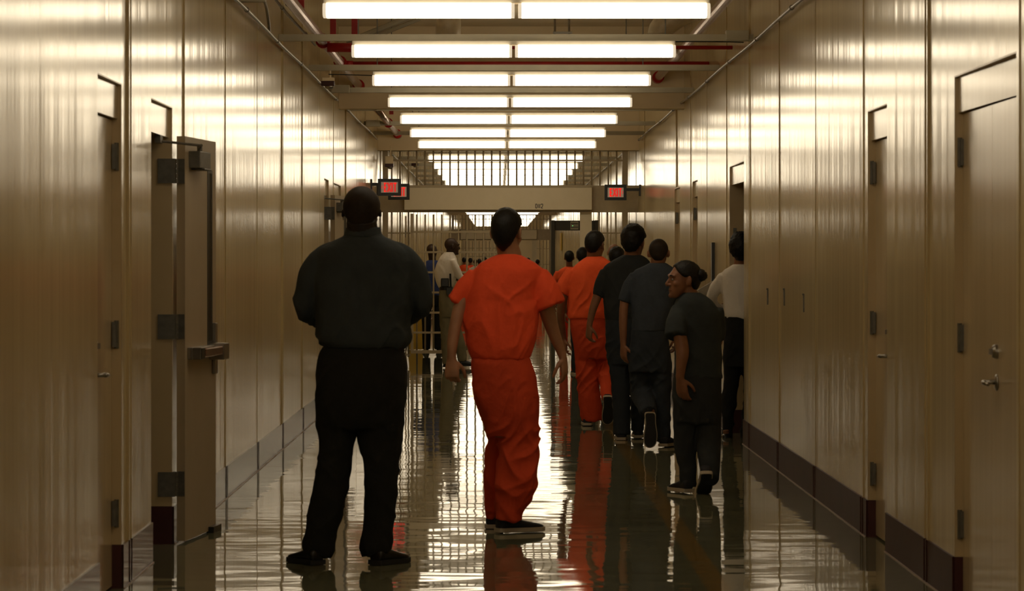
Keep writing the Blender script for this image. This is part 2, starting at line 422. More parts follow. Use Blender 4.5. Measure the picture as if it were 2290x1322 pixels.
def open_door(side, y0, y1, hx, hy, u, wid, label, closer=True, lm='leaf_open'):
    X, sg = (XL,-1) if side == 'left' else (XR,1)
    door_no[0] += 1
    root = empty('door_%d' % door_no[0], (X+sg*.05, (y0+y1)/2, 0)); struct(root, label)
    frame_part(root, X, sg, y0, y1)
    ul = math.hypot(*u); u = (u[0]/ul, u[1]/ul); n = (u[1]*-sg, -u[0]*-sg)   # n points into the corridor
    o = (hx, hy); T = .045
    # leaf with a cut for the narrow glass
    lf = MB(); ga, gb, g0, g1 = wid-.235, wid-.125, 1.05, 1.97
    lf.obox(o,u,n,0,ga,-T,0,.012,2.15); lf.obox(o,u,n,gb,wid,-T,0,.012,2.15)
    lf.obox(o,u,n,ga,gb,-T,0,.012,g0); lf.obox(o,u,n,ga,gb,-T,0,g1,2.15)
    leaf = lf.build('door_leaf', M[lm], root)
    MB().obox(o,u,n,ga-.004,gb+.004,-.006,-.002,g0-.004,g1+.004).build('vision_glass', M['glass'], leaf)
    tr = MB()
    for a0,a1,z0,z1 in ((ga-.018,ga,g0-.018,g1+.018),(gb,gb+.018,g0-.018,g1+.018),(ga,gb,g0-.018,g0),(ga,gb,g1,g1+.018)): tr.obox(o,u,n,a0,a1,-.001,.002,z0,z1)
    tr.build('glass_trim', M['black'], leaf)
    # hinges: jamb plate, knuckle, leaf plate
    for z in (.25, 1.08, 1.90):
        h = MB()
        jy = y1-.004
        if closer: h.box(X-sg*.016, X+sg*.075, jy-.006, jy+.002, z, z+.13)
        h.obox(o,u,n,-.006,.0,-T+.002,-.002,z,z+.13)
        kx = (X+sg*.002 + hx)/2 - sg*.012
        for q in range(5): h.tube([(hx-n[0]*T*.98, hy-.016, z+.026*q+.001),(hx-n[0]*T*.98, hy-.016, z+.026*q+.024)], .010, 10)
        if closer: h.obox((hx-n[0]*T, hy-.012),u,n,-.004,.004,-.03,.0,z,z+.13)
        h.build('hinge', M['hinge'], leaf)
    # closer with its arm
    if closer:
        c = MB(); c.obox(o,u,n,.10,.40,.0,.062,1.985,2.075); c.obox(o,u,n,.16,.36,.0,.075,1.975,1.985)
        cl = c.build('door_closer', M['hinge'], leaf, bevel=.004)
        a = MB(); p = Vector((hx+u[0]*.2+n[0]*.04, hy+u[1]*.2+n[1]*.04, 2.095)); q = Vector((hx+u[0]*.02+n[0]*.09, hy+u[1]*.02-.1, 2.098)); e = Vector((X+sg*.03, y1-.35, 2.11))
        a.tube([p, q], .009, 8); a.tube([q, e], .007, 8); a.tube([(p.x,p.y,2.06), (p.x,p.y,2.11)], .014, 10)
        a.box(X+sg*.02, X+sg*.05, y1-.42, y1-.3, 2.10, 2.138)
        a.build('closer_arm', M['hinge'], cl)
    # panic bar
    b = MB(); zc = 1.0
    b.obox(o,u,n,.06,wid-.04,.0,.030,zc-.032,zc+.032); b.obox(o,u,n,.06,.15,.030,.075,zc-.032,zc+.032)
    pb = b.build('panic_bar', M['steel'], leaf, bevel=.004)
    MB().obox(o,u,n,.17,wid-.22,.030,.082,zc-.022,zc+.026).build('push_pad', M['copper'], pb, bevel=.006)
    MB().obox(o,u,n,.061,.149,.0755,.078,zc-.028,zc+.028).build('end_cap', M['black'], pb)
    lb = MB(); lb.obox(o,u,n,wid-.2,wid-.05,.0,.085,zc-.05,zc+.04); lb.obox(o,u,n,wid-.1,wid-.05,.0,.02,zc+.04,zc+.15); lb.obox(o,u,n,wid-.11,wid-.04,.0,.02,zc-.13,zc-.05)
    lb.build('latch_case', M['steel'], pb, bevel=.004)
    MB().obox(o,u,n,wid-.22,wid+.01,-.01,.03,.0,.035).build('door_stop', M['black'], leaf)
    return root
closed_door('left', 14.37, 15.28, 'far', 'closed tan metal door nearest the camera on the left wall')
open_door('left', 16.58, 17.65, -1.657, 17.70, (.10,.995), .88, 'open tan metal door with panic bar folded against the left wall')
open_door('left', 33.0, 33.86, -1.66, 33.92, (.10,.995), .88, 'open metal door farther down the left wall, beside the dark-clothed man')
closed_door('left', 34.95, 36.45, 'pair', 'closed double metal doors behind the far open door on the left wall')
closed_door('left', 61.3, 62.3, 'far', 'closed metal door on the left wall beyond the barred gate')
closed_door('right', 12.9, 14.65, 'pair', 'closed double metal doors nearest the camera on the right wall')
closed_door('right', 17.2, 18.1, 'far', 'closed single metal door on the right wall past the double doors')
door_no[0] += 1
R3 = empty('door_%d' % door_no[0], (XR+.05, 28.1, 0)); struct(R3, 'open doorway in the right wall where the white-shirted person stands')
frame_part(R3, XR, 1, 27.25, 28.95)
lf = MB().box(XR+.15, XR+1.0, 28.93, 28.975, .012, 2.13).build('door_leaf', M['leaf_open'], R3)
h = MB(); h.box(XR+.03, XR+.06, 28.926, 28.936, 1.62, 1.77); h.build('strike_plate', M['hinge'], R3)
closed_door('right', 33.6, 34.5, 'far', 'closed metal door on the right wall past the white-shirted person')
closed_door('right', 36.9, 38.0, 'far', 'closed metal door farthest down the right wall before the gate')

# ------------------------------------------------------------------ ceiling lamps
LX, HL, LZ = .11, 1.22, 3.027
def make_light(y):
    r = empty('ceiling_light', (LX, y, LZ))
    MB().box(LX-HL, LX+HL, y-.05, y+.05, LZ+.088, LZ+.125).build('housing', M['housing'], r, bevel=.006)
    for s in (-1, 1):
        a, b = (LX-HL, LX-.012) if s < 0 else (LX+.012, LX+HL)
        e = .022
        def prof(x):
            return [(x, y+py, LZ+pz) for py, pz in ((-.055,.0878),(-.095,.078),(-.112,.05),(-.110,.028),(-.09,.007),(-.05,.0),(.05,.0),(.09,.007),(.110,.028),(.112,.05),(.095,.078),(.055,.0878))]
        MB().rings([prof(a+e), prof(b-e)]).build('lens', M['lens'], r)
        for x0, x1 in ((a, a+e-.0006), (b-e+.0006, b)):
            MB().rings([prof(x0), prof(x1)]).build('end_cap', M['endcap'], r)
    return r
lys = [21.2+4.13*k for k in range(7)]
front = [21.2-4.13*k for k in range(1, 7)]
back = [52.4+4.1*k for k in range(16)] + [122.0+4.1*k for k in range(9)]
ordn = ['nearest ceiling strip light with two glowing lenses, topmost in the photo', 'second ceiling strip light from the camera, just above the long red pipe',
        'third ceiling strip light from the camera, just below the long red pipe', 'fourth ceiling strip light from the camera, hung at the edge of the tan bulkhead',
        'fifth ceiling strip light from the camera, first behind the tan bulkhead', 'sixth ceiling strip light from the camera, two short of the barred gate',
        'seventh ceiling strip light from the camera, last before the barred gate']
L0 = make_light(lys[0]); tag(L0, ordn[0], 'ceiling light', 'strip lights on the ceiling before the gate')
for k in range(1, 7): dup(L0, (0, 4.13*k, 0), ordn[k])
for y in front: dup(L0, (0, y-21.2, 0), 'ceiling strip light nearer than the picture shows')
bl = ['first ceiling strip light behind the upper gate bars', 'second ceiling strip light seen through the upper gate bars', 'third ceiling strip light seen through the upper gate bars',
      'fourth ceiling strip light seen through the upper gate bars', 'fifth ceiling strip light through the bars, just above the gate header']
for k, y in enumerate(back):
    o = dup(L0, (0, y-21.2, 0), bl[k] if k < 5 else 'ceiling strip light far down the corridor, partly hidden by the gate header')
    o['group'] = 'strip lights on the ceiling beyond the gate'

# ------------------------------------------------------------------ struts, bulkheads, pipes and conduits
sl = ['topmost steel strut above the nearest strip light','steel strut across the ceiling above the second strip light','steel strut directly under the long red pipe','steel strut on the face of the tan bulkhead',
      'first steel strut behind the tan bulkhead','steel strut holding the sixth strip light','steel strut in front of the gate bulkhead']
def make_strut(y, z=3.205):
    m = MB(); m.box(XL+.0, XR-.0, y-.03, y+.03, z+.012, z+.052); m.box(XL, XR, y-.041, y+.041, z, z+.012); return m.build('ceiling_strut', M['strut'], origin=(0, y, z))
s0 = None; k = 0
for y in [22.0, 26.2, 30.3, 34.3, 38.5, 42.7, 46.0] + [53.2+4.1*q for q in range(16)]:
    if s0 is None: s0 = make_strut(y); o = s0
    else:
        o = s0.copy(); COL.objects.link(o); o.location = (0, y, 3.205)
    tag(o, sl[k] if k < 7 else 'steel ceiling strut beyond the barred gate', 'ceiling strut', 'steel struts across the ceiling'); k += 1
    for q in range(1):
        rod = MB()
        for x in (-1.1, 1.3): rod.tube([(x, y, 3.257), (x, y, CZ)], .005, 6)
        rr = rod.build('hanger_rod', M['hinge'], parent=None, origin=(0,y,3.205)); rr.location = (0,0,0); rr.parent = o
def bulkhead(name, y0, y1, z0, z1):
    m = MB(); m.box(XL, XR, y0, y1, z0+.02, z1); m.box(XL, XR, y0-.05, y1+.05, z0, z0+.02); return struct(m.build(name, M['bulk']))
bulkhead('trim_1', 36.0, 36.16, 3.115, CZ)
bulkhead('trim_2', 47.55, 47.75, 3.045, CZ)
bulkhead('trim_3', 117.6, 117.8, 3.045, CZ)

def pipe(name, pts, r, m, label, cat='pipe', group=None, n=14, couplings=(), cr=None, cm=None, elbow=None):
    mb = MB(); mb.tube(pts, r, n); o = mb.build(name, m, origin=pts[0], smooth=True); tag(o, label, cat, group)
    for c0, c1 in couplings: MB().tube([c0, c1], cr or r*1.3, n).build('coupling', cm or m, o, smooth=True)
    return o
def cpl(x, z, y, h=.07): return ((x, y-h, z), (x, y+h, z))
pipe('sprinkler_pipe', [(-1.5,9,3.36),(-1.5,36.0,3.36)], .043, M['copper'], 'pinkish steel sprinkler main under the ceiling along the left wall', group='sprinkler pipes', couplings=[cpl(-1.5,3.36,28.6), cpl(-1.5,3.36,35.9,.12), cpl(-1.5,3.36,31.7)], cr=.062, cm=M['red'])
pipe('sprinkler_pipe', [(1.70,9,3.445),(1.70,36.0,3.445)], .043, M['copper'], 'pinkish steel sprinkler main under the ceiling along the right wall', group='sprinkler pipes', couplings=[cpl(1.70,3.445,35.85,.14)], cr=.062, cm=M['red'])
pipe('sprinkler_pipe', [(-1.42,36.2,3.25),(-1.42,47.5,3.25)], .043, M['copper'], 'pinkish sprinkler main at left behind the tan bulkhead', group='sprinkler pipes', couplings=[cpl(-1.42,3.25,43), cpl(-1.42,3.25,46.8,.15)], cr=.062, cm=M['red'])
pipe('branch_pipe', [(-1.46,31.7,3.347),(1.985,31.7,3.347)], .024, M['red'], 'long red branch pipe crossing below the second strip light', group='red branch pipes', couplings=[((-1.46,31.7,3.347),(-1.38,31.7,3.347))])
pipe('branch_pipe', [(-1.46,28.5,3.30),(1.985,28.5,3.30)], .017, M['red'], 'red branch pipe crossing behind the second strip light', group='red branch pipes', couplings=[((-1.46,28.5,3.30),(-1.16,28.5,3.30))], cr=.04)
for i, (x, y, z0, lab) in enumerate([(-1.228,28.5,3.30,'red pipe drop right of the crossing red pipes on the left'),(-1.41,28.5,3.36,'red pipe drop at the left sprinkler main coupling'),(-1.50,25.4,3.40,'red pipe drop highest at upper left beside the first strip light'),
        (-1.44,40.5,3.29,'left red pipe drop behind the tan bulkhead'),(-1.30,40.5,3.25,'right red pipe drop behind the tan bulkhead')]):
    m = MB(); m.box(x-.025, x+.025, y-.012, y+.012, z0, CZ); tag(m.build('pipe_hanger', M['red'], origin=(x,y,CZ)), lab, 'pipe hanger', 'red pipe hangers')
def conduit_run(x, z, y0, y1, label, r=.012, extra=None, step=3.05):
    pts = [(x, y, z + .006*math.sin(y*.9)) for y in np.arange(y0, y1+.01, 1.0)]
    cps = [((x, y-.03, z+.006*math.sin(y*.9)), (x, y+.03, z+.006*math.sin(y*.9))) for y in np.arange(y0+1.2, y1-.5, step)]
    o = pipe('conduit', pts, r, M['conduit'], label, 'conduit', 'electrical conduits', n=10, couplings=cps, cr=r*1.5)
    if extra: MB().tube(extra, r*.95, 10, res=.05).build('branch', M['conduit'], o, smooth=True)
    return o
conduit_run(XL+.036, 3.16, 9, 35.9, 'thin grey conduit along the left wall before the tan bulkhead', extra=[(XL+.036,24.6,3.16),(XL+.036,24.45,3.26),(XL+.036,24.0,3.36),(XL+.036,22.5,3.42),(XL+.036,21,3.46)])
conduit_run(XL+.036, 3.16, 36.3, 47, 'thin grey conduit on the left wall behind the tan bulkhead')
conduit_run(XR-.036, 3.175, 9, 47.4, 'thin grey conduit along the top of the right wall')
conduit_run(XL+.036, 3.16, 49, 117, 'thin grey conduit on the left wall beyond the gate')
conduit_run(XR-.036, 3.175, 49, 117, 'thin grey conduit on the right wall beyond the gate')
conduit_run(-1.645, 3.413, 9, 30, 'outer of two thin conduits beside the left sprinkler main', r=.011)
conduit_run(-1.605, 3.440, 9, 30, 'inner of two thin conduits beside the left sprinkler main', r=.011)
def jbox(x, y, z, label):
    m = MB(); z += .062; m.box(x-.09, x+.09, y-.05, y+.05, z-.04, z+.04); tag(m.build('junction_box', M['strut'], origin=(x,y,z), bevel=.005), label, 'junction box', 'conduit junction boxes')
jbox(XL+.10, 22.0, 3.165, 'junction box on the left conduit at the top of the photo'); jbox(XR-.13, 26.2, 3.185, 'junction box at the right end of the strut over the second light')
jbox(XL+.11, 34.1, 3.17, 'junction box at the left end of the tan bulkhead'); jbox(XL+.12, 42.6, 3.165, 'junction box on the left wall behind the tan bulkhead'); jbox(XR-.12, 36.6, 3.2, 'junction box on the right wall just behind the tan bulkhead')
# alarms: dark red box with chrome underside
def alarm(x, y, z, top, label, boxed=True):
    r = empty('alarm_sounder', (x, y, z))
    MB().box(x-.06, x+.06, y-.05, y+.05, z, z+.045).build('alarm_base', M['darkred'], r, bevel=.005)
    MB().ell((x+.012, y, z-.004), (.042,.04,.026)).build('chrome_reflector', M['steel'], r, smooth=True)
    b = MB(); b.tube([(x+.02,y,z+.05),(x+.02,y,top)], .008, 8)
    if boxed: b.box(x-.055, x+.055, y-.045, y+.045, z+.046, z+.15)
    else: b.box(x-.05, x+.055, y-.045, y+.045, z+.046, z+.075)
    b.build('mounting_bracket', M['bulk'], r)
    return tag(r, label, 'alarm', 'ceiling alarms')
alarm(-1.545, 30.3, 3.065, 3.205, 'dark red alarm with chrome underside under the strut at upper left', boxed=False)
alarm(-1.545, 47.2, 2.80, 3.10, 'dark red alarm below a tan box above the left exit signs')
alarm(-1.44, 57.4, 3.10, 3.22, 'small dark red alarm behind the upper gate bars at left', boxed=False)
# ducts, brace, conduits above the second light
d = MB(); d.tube([(-.50,33,3.62),(-.50,33,CZ)], .125, 24); tag(d.build('air_duct', M['duct'], origin=(-.5,33,CZ), smooth=True), 'upright round sheet metal duct between the first two strip lights, left', 'duct', 'round air ducts')
d = MB(); d.tube([(1.58,33,3.70),(1.62,33,3.80),(1.85,33,3.95),(1.97,33,3.97)], .12, 24, res=.03); d.tube([(1.58,33,3.58),(1.58,33,3.72)], .125, 24)
tag(d.build('air_duct', M['duct'], origin=(1.6,33,CZ), smooth=True), 'elbowed round sheet metal duct right of the first strip lights', 'duct', 'round air ducts')
d = MB(); d.tube([(-1.45,31.9,3.56),(-.75,31.9,3.85)], .028, 8); d.tube([(-1.4,31.9,3.53),(-.75,31.9,3.79)], .02, 8)
tag(d.build('ceiling_brace', M['strut'], origin=(-1.4,31.9,3.6)), 'slanting dark steel brace behind the first strip light at left', 'brace')
d = MB()
for x in (.55, .69): d.tube([(x,33,3.55),(x,33,CZ)], .011, 8)
d.box(.53,.72,32.98,33.02,3.72,3.74); d.box(.46,.54,32.95,33.05,3.6,3.68)
tag(d.build('conduit_drop', M['conduit'], origin=(.6,33,CZ)), 'pair of upright conduits with a cross clamp above the second strip light', 'conduit')
d = MB(); d.tube([(x, 25.9, 3.17-.012*math.cos((x-.5)*3)) for x in np.linspace(-.3, XR-.1, 24)], .005, 6)
tag(d.build('cable', M['black'], origin=(1,25.9,3.17)), 'thin dark cable strung above the second strip light', 'cable')
d = MB(); d.tube([(x, 29.9, 3.14-.012*math.cos((x+.5)*2.4)) for x in np.linspace(XL+.2, -.9, 18)], .005, 6)
tag(d.build('cable', M['black'], origin=(-1.3,29.9,3.14)), 'thin dark cable near the alarm at upper left', 'cable')
# small pulls on the right wall
for px, py, lab in ((1718,645,'small upright metal clip on the right wall nearest the white-shirted person'),(1755,645,'small upright metal clip, middle of three on the right wall'),(1799,657,'small upright metal clip on the right wall nearest the camera')):
    y = F*XR/(px-VX); z = wz(py, y)
    m = MB(); m.box(XR-.009, XR-.001, y-.010, y+.010, z-.12, z); m.ell((XR-.010, y, z-.004), (.006,.012,.007), nu=10, nv=8)
    tag(m.build('wall_clip', M['hinge'], origin=(XR,y,z)), lab, 'wall clip', 'metal clips on the right wall')
y = F*XR/(1598-VX); m = MB(); m.box(XR-.028, XR-.001, y-.03, y+.03, 1.20, 1.655); o = m.build('wall_guard', M['black'], origin=(XR,y,1.4))
MB().box(XR-.034, XR-.028, y-.03, y+.03, 1.22, 1.65).build('edge_strip', M['steel'], o); tag(o, 'tall upright dark strip on the right wall beside the white-shirted person', 'wall guard')

# ------------------------------------------------------------------ the barred gate
def gx(px): return wx(px, GATE_Y)
def gz(py): return wz(py, GATE_Y)
HB0, HB1 = gz(475), gz(415)
def make_partition():
    r = empty('barred_partition', (0, GATE_Y, 0)); Y = GATE_Y
    MB().box(XL, XR, Y-.06, Y+.10, HB0, HB1).build('header_beam', M['bars'], r)
    hb = MB().box(gx(905), gx(1323), Y-.22, Y-.062, gz(470), HB1-.03).build('header_box', M['header'], r, bevel=.006)
    MB().box(gx(905), gx(1323), Y-.23, Y-.05, HB1-.03, HB1).build('box_lid', M['bars'], hb)
    for a, b in ((856, 868), (1391, 1404)): MB().box(gx(a), gx(b), Y-.05, Y+.05, 0, 3.06).build('post', M['bars'], r)
    MB().box(gx(1297), gx(1323), Y-.08, Y+.06, 0, HB0).build('post', M['header'], r)
    px = 876.0
    while px < 1390:
        MB().tube([(gx(px), Y, HB1), (gx(px), Y, 3.06)], .0125, 8).build('bar', M['bars'], r, smooth=True); px += 18.63
    MB().box(gx(868), gx(1391), Y-.018, Y+.018, gz(361), gz(357)).build('rail', M['bars'], r)
    for px in (876, 895, 913.5): MB().tube([(gx(px), Y, .1), (gx(px), Y, HB0)], .0125, 8).build('bar', M['bars'], r, smooth=True)
    for px in (1339.7, 1358.3, 1377): MB().tube([(gx(px), Y, .1), (gx(px), Y, HB0)], .0125, 8).build('bar', M['bars'], r, smooth=True)
    for z in (gz(523), gz(610), gz(699), .12):
        MB().box(gx(868), gx(918), Y-.018, Y+.018, z, z+.02).build('rail', M['bars'], r); MB().box(gx(1323), gx(1391), Y-.018, Y+.018, z, z+.02).build('rail', M['bars'], r)
    # panel number
    t = MB(); z0, h, x0 = gz(466), gz(457)-gz(466), gx(1197.5); w = h*.42; th = .009; y0, y1 = Y-.2225, Y-.2202
    t.stroke((x0,z0),(x0,z0+h),th,y0,y1); t.stroke((x0,z0+h),(x0+w*.7,z0+h),th,y0,y1); t.stroke((x0,z0),(x0+w*.7,z0),th,y0,y1); t.stroke((x0+w*.7,z0+h),(x0+w,z0+h*.75),th,y0,y1); t.stroke((x0+w*.7,z0),(x0+w,z0+h*.25),th,y0,y1); t.stroke((x0+w,z0+h*.2),(x0+w,z0+h*.8),th,y0,y1)
    t.stroke((x0+w*1.8,z0),(x0+w*1.8,z0+h),th,y0,y1); t.stroke((x0+w*2.5,z0),(x0+w*2.5,z0+h),th,y0,y1)
    x2 = x0+w*3.2; t.stroke((x2,z0+h),(x2+w,z0+h),th,y0,y1); t.stroke((x2+w,z0+h),(x2+w,z0+h*.55),th,y0,y1); t.stroke((x2+w,z0+h*.58),(x2,z0),th,y0,y1); t.stroke((x2,z0),(x2+w*1.05,z0),th,y0,y1); t.stroke((x2,z0+h),(x2,z0+h*.75),th,y0,y1)
    t.build('number', M['letter'], hb)
    return r
def make_gate():
    Y = GATE_Y - .13; r = empty('sliding_gate', (gx(1015), Y, 0))
    for px in (922, 1122): MB().box(gx(px-3), gx(px+3), Y-.02, Y+.02, gz(787), gz(478)).build('frame_upright', M['bars'], r)
    px = 932.6
    while px < 1118:
        MB().tube([(gx(px), Y, gz(785)), (gx(px), Y, gz(480))], .0125, 8).build('bar', M['bars'], r, smooth=True); px += 18.63
    for py in (519, 564, 609, 654, 699, 743.5):
        MB().box(gx(919), gx(1125), Y-.02, Y+.02, gz(py+2.2), gz(py-2.2)).build('rail', M['bars'], r)
    MB().box(gx(919), gx(1125), Y-.025, Y+.025, gz(790), gz(783)).build('bottom_rail', M['bars'], r)
    for px in (933, 1110): MB().box(gx(px-1.5), gx(px+1.5), Y-.02, Y+.02, 0, gz(790)).build('foot', M['black'], r)
    return r
P1 = make_partition(); tag(P1, 'barred partition across the corridor with wide header marked D112', 'partition', 'barred partitions')
G1 = make_gate(); tag(G1, 'barred sliding gate standing open at left under the marked header', 'gate', 'sliding gates')
P2 = dup(P1, (0, GATE2_Y-GATE_Y, 0), 'barred partition far down the corridor behind the first gate')
for c in list(P2.children):
    for g in list(c.children):
        if g.name.startswith('number'): bpy.data.objects.remove(g)
dup(G1, (0, GATE2_Y-GATE_Y, 0), 'far barred sliding gate seen through the first gate')

# exit signs
def exit_sign(px0, px1, py0, py1, Y, arrow, wallx, label, yaw=0.0):
    x0, x1, z0, z1 = wx(px0,Y), wx(px1,Y), wz(py1,Y), wz(py0,Y); cx, cz = (x0+x1)/2, (z0+z1)/2
    r = empty('exit_sign', (cx, Y, cz)); W, H = x1-x0, z1-z0; b = .042
    R = Matrix.Translation((cx,Y,cz)) @ Matrix.Rotation(yaw,4,'Z') @ Matrix.Translation((-cx,-Y,-cz))
    m = MB(); m.box(x0,x0+b,Y-.03,Y+.03,z0,z1); m.box(x1-b,x1,Y-.03,Y+.03,z0,z1); m.box(x0+b,x1-b,Y-.03,Y+.03,z0,z0+b); m.box(x0+b,x1-b,Y-.03,Y+.03,z1-b,z1); m.box(x0+b,x1-b,Y-.005,Y+.028,z0+b,z1-b)
    m.xform(R).build('frame', M['black'], r)
    MB().box(x0+b,x1-b,Y-.022,Y-.006,z0+b,z1-b).xform(R).build('sign_face', M['exit_face'], r)
    t = MB(); y0, y1 = Y-.0255, Y-.0225
    fx0, fx1, fz0, fz1 = x0+b, x1-b, z0+b, z1-b; fw = fx1-fx0; fh = fz1-fz0
    la, lb = (fx0+fw*.17, fx1-fw*.08) if arrow == 'left' else (fx0+fw*.13, fx1-fw*.12)
    zb, zt = fz0+fh*.07, fz1-fh*.07; lw = (lb-la); th = .022
    e0 = la; ew = lw*.21
    t.stroke((e0+th/2,zb),(e0+th/2,zt),th,y0,y1); 
    for z in (zb+th*.4, (zb+zt)/2, zt-th*.4): t.stroke((e0,z),(e0+ew,z),th*.8,y0,y1)
    xx = la+lw*.29; xw = lw*.25; t.stroke((xx,zb),(xx+xw,zt),th,y0,y1); t.stroke((xx,zt),(xx+xw,zb),th,y0-.0004,y1)
    ix = la+lw*.645; t.stroke((ix,zb),(ix,zt),th,y0,y1)
    tx = la+lw*.87; t.stroke((tx,zb),(tx,zt),th,y0,y1); t.stroke((tx-lw*.13,zt-th*.4),(tx+lw*.13,zt-th*.4),th*.8,y0,y1)
    az = (zb+zt)/2; aw = fw*.07; ah = fh*.16
    if arrow == 'left': ax = fx0+fw*.03; t.stroke((ax,az),(ax+aw,az+ah),.006,y0,y1); t.stroke((ax,az),(ax+aw,az-ah),.006,y0,y1)
    else: ax = fx1-fw*.02; t.stroke((ax,az),(ax-aw,az+ah),.006,y0,y1); t.stroke((ax,az),(ax-aw,az-ah),.006,y0,y1)
    t.xform(R).build('letters', M['exit_red'], r)
    k = MB(); xe = x0 if wallx < cx else x1
    k.box(xe, wallx, Y-.015, Y+.015, cz+.02, cz+.06); k.box(wallx, wallx + (.02 if wallx < cx else -.02), Y-.05, Y+.05, cz-.05, cz+.11)
    k.build('wall_bracket', M['black'], r)
    return tag(r, label, 'exit sign', 'red exit signs')
exit_sign(845, 897, 400, 438, 45.0, 'left', XL, 'black framed red EXIT sign on the left wall, nearer of the two overlapping', yaw=.06)
exit_sign(868, 916, 411, 447, 47.2, 'left', XL, 'black framed EXIT sign half hidden behind the nearer left one')
exit_sign(1352, 1401, 413, 448, 47.2, 'right', XR, 'black framed red EXIT sign at right of the gate header')

# metal detector
r = empty('metal_detector', (wx(1285,60), 60, 0)); x0, x1 = wx(1232,60), wx(1338,60); zt = wz(493,60)
for a, b in ((x0, x0+.07), (x1-.07, x1)): MB().box(a, b, 59.72, 60.28, 0, zt).build('side_panel', M['detector'], r, bevel=.01)
hd = MB().box(x0+.07, x1-.07, 59.78, 60.22, zt-.18, zt-.004).build('crosspiece', M['detector'], r, bevel=.005)
cp = MB().box(wx(1275,60), wx(1293,60), 59.765, 59.778, zt-.165, zt-.02).build('control_panel', M['strut'], hd)
MB().box(wx(1279.5,60), wx(1280.6,60), 59.76, 59.764, wz(506,60), wz(504.8,60)).build('indicator_light', M['led'], hd)
MB().box(wx(1276,60), wx(1292,60), 59.76, 59.764, zt-.07, zt-.055).box(wx(1276,60), wx(1292,60), 59.76, 59.764, zt-.13, zt-.118).build('display', M['black'], hd)
tag(r, 'dark grey walk-through metal detector frame behind the gate at right', 'metal detector')
# yellow board on the far right wall, yellow folding floor sign by the gate
m = MB(); m.box(XR-.046, XR-.016, 105.0, 107.6, 1.78, 2.33); tag(m.build('notice_board', M['yellow'], origin=(XR,106,2)), 'tall yellow board on the far right wall seen through the metal detector', 'board')
Y = 55.5; cx = wx(930, Y); r = empty('caution_floor_sign', (cx, Y, 0))
for s, nm in ((-1,'front_panel'), (1,'rear_panel')):
    m = MB(); w0, w1 = .125, .10; a = Y+s*.14; t = Y+s*.015
    vs = []
    for (z, yy, w) in ((.012, a, w0), (.56, t, w1), (.61, t, w1*.6)):
        vs.append([(cx-w, yy, z), (cx+w, yy, z), (cx+w, yy+.012*s, z), (cx-w, yy+.012*s, z)])
    m.rings(vs); p = m.build(nm, M['yellow'], r)
    if s < 0:
        k = MB()
        for (ax, az, bx, bz) in ((-.05,.30,.03,.47),(.0,.38,.05,.34),(-.05,.30,-.07,.22)):
            q = MB().stroke((cx+ax,az),(cx+bx,bz),.028,0,.004)
            for v in q.v: pass
            k.add([(v[0], a+(t-a)*(v[2]-.012)/.548-.006+v[1], v[2]) for v in q.v], q.f)
        k.build('pictogram', M['letter'], p)
        k = MB(); k.add([(cx-.06+v[0]*.0, 0, 0) for v in []], []) 
tag(r, 'yellow folding caution sign on the floor beyond the open gate', 'floor sign')
# ------------------------------------------------------------------ people
def bake(mb, name, m, voxel, smooth_it=2, post=None, origin=(0,0,0), parent=None, disp=None):
    """fuse the overlapping closed shells of mb into one continuous skin"""
    o0 = Vector(origin)
    me = bpy.data.meshes.new('tmp'); me.from_pydata([tuple(Vector(p)-o0) for p in mb.v], [], mb.f)
    t = bpy.data.objects.new('tmp', me); COL.objects.link(t)
    r = t.modifiers.new('r', 'REMESH'); r.mode = 'VOXEL'; r.voxel_size = voxel; r.use_smooth_shade = True
    if smooth_it:
        s = t.modifiers.new('s', 'SMOOTH'); s.iterations = smooth_it; s.factor = .5
    dg = bpy.context.evaluated_depsgraph_get(); ev = t.evaluated_get(dg)
    nm = bpy.data.meshes.new_from_object(ev)
    bpy.data.objects.remove(t); bpy.data.meshes.remove(me)
    if disp:
        n = len(nm.vertices); co = np.empty(n*3, np.float32); nm.vertices.foreach_get('co', co); co = co.reshape(-1,3)
        no = np.empty(n*3, np.float32); nm.vertices.foreach_get('normal', no); no = no.reshape(-1,3)
        d = np.array([disp(c) for c in co], np.float32)
        co = co + no*d[:,None]; nm.vertices.foreach_set('co', co.ravel()); nm.update()
    nm.name = name; nm.materials.clear(); nm.materials.append(m)
    nm.polygons.foreach_set('use_smooth', [True]*len(nm.polygons))
    o = bpy.data.objects.new(name, nm); COL.objects.link(o); o['_o'] = list(o0)
    if parent is not None: o.parent = parent
    else: o.location = o0
    return o

def wrinkle(amp0, seed, diag=0.5, f=7.0, ztop=9.0):
    def d(c):
        x, y, z = float(c[0]), float(c[1]), float(c[2])
        amp = amp0*min(1.0, max(0.0, (ztop-.03-z)/.22))
        wx_ = .09*mnoise.noise(Vector((x*4, y*4, z*4+seed)))
        a = 1-abs(mnoise.noise(Vector(((x+diag*z+wx_)*f*1.3, y*f*.8, (z-diag*x)*f*.40 + seed))))*2
        b = 1-abs(mnoise.noise(Vector(((x-diag*z-wx_)*f*1.9+31, y*f, (z+diag*x)*f*.55 + seed))))*2
        c2 = mnoise.noise(Vector((x*3.5, y*3.5, z*3.5+seed)))
        c3 = mnoise.noise(Vector((x*3.1+9, y*3.1, z*3.1+seed)))
        return amp*((a*abs(a)-.3)*max(0,.55+c2*1.3) + (b*abs(b)-.3)*max(0,.45+c3*1.3))
    return d

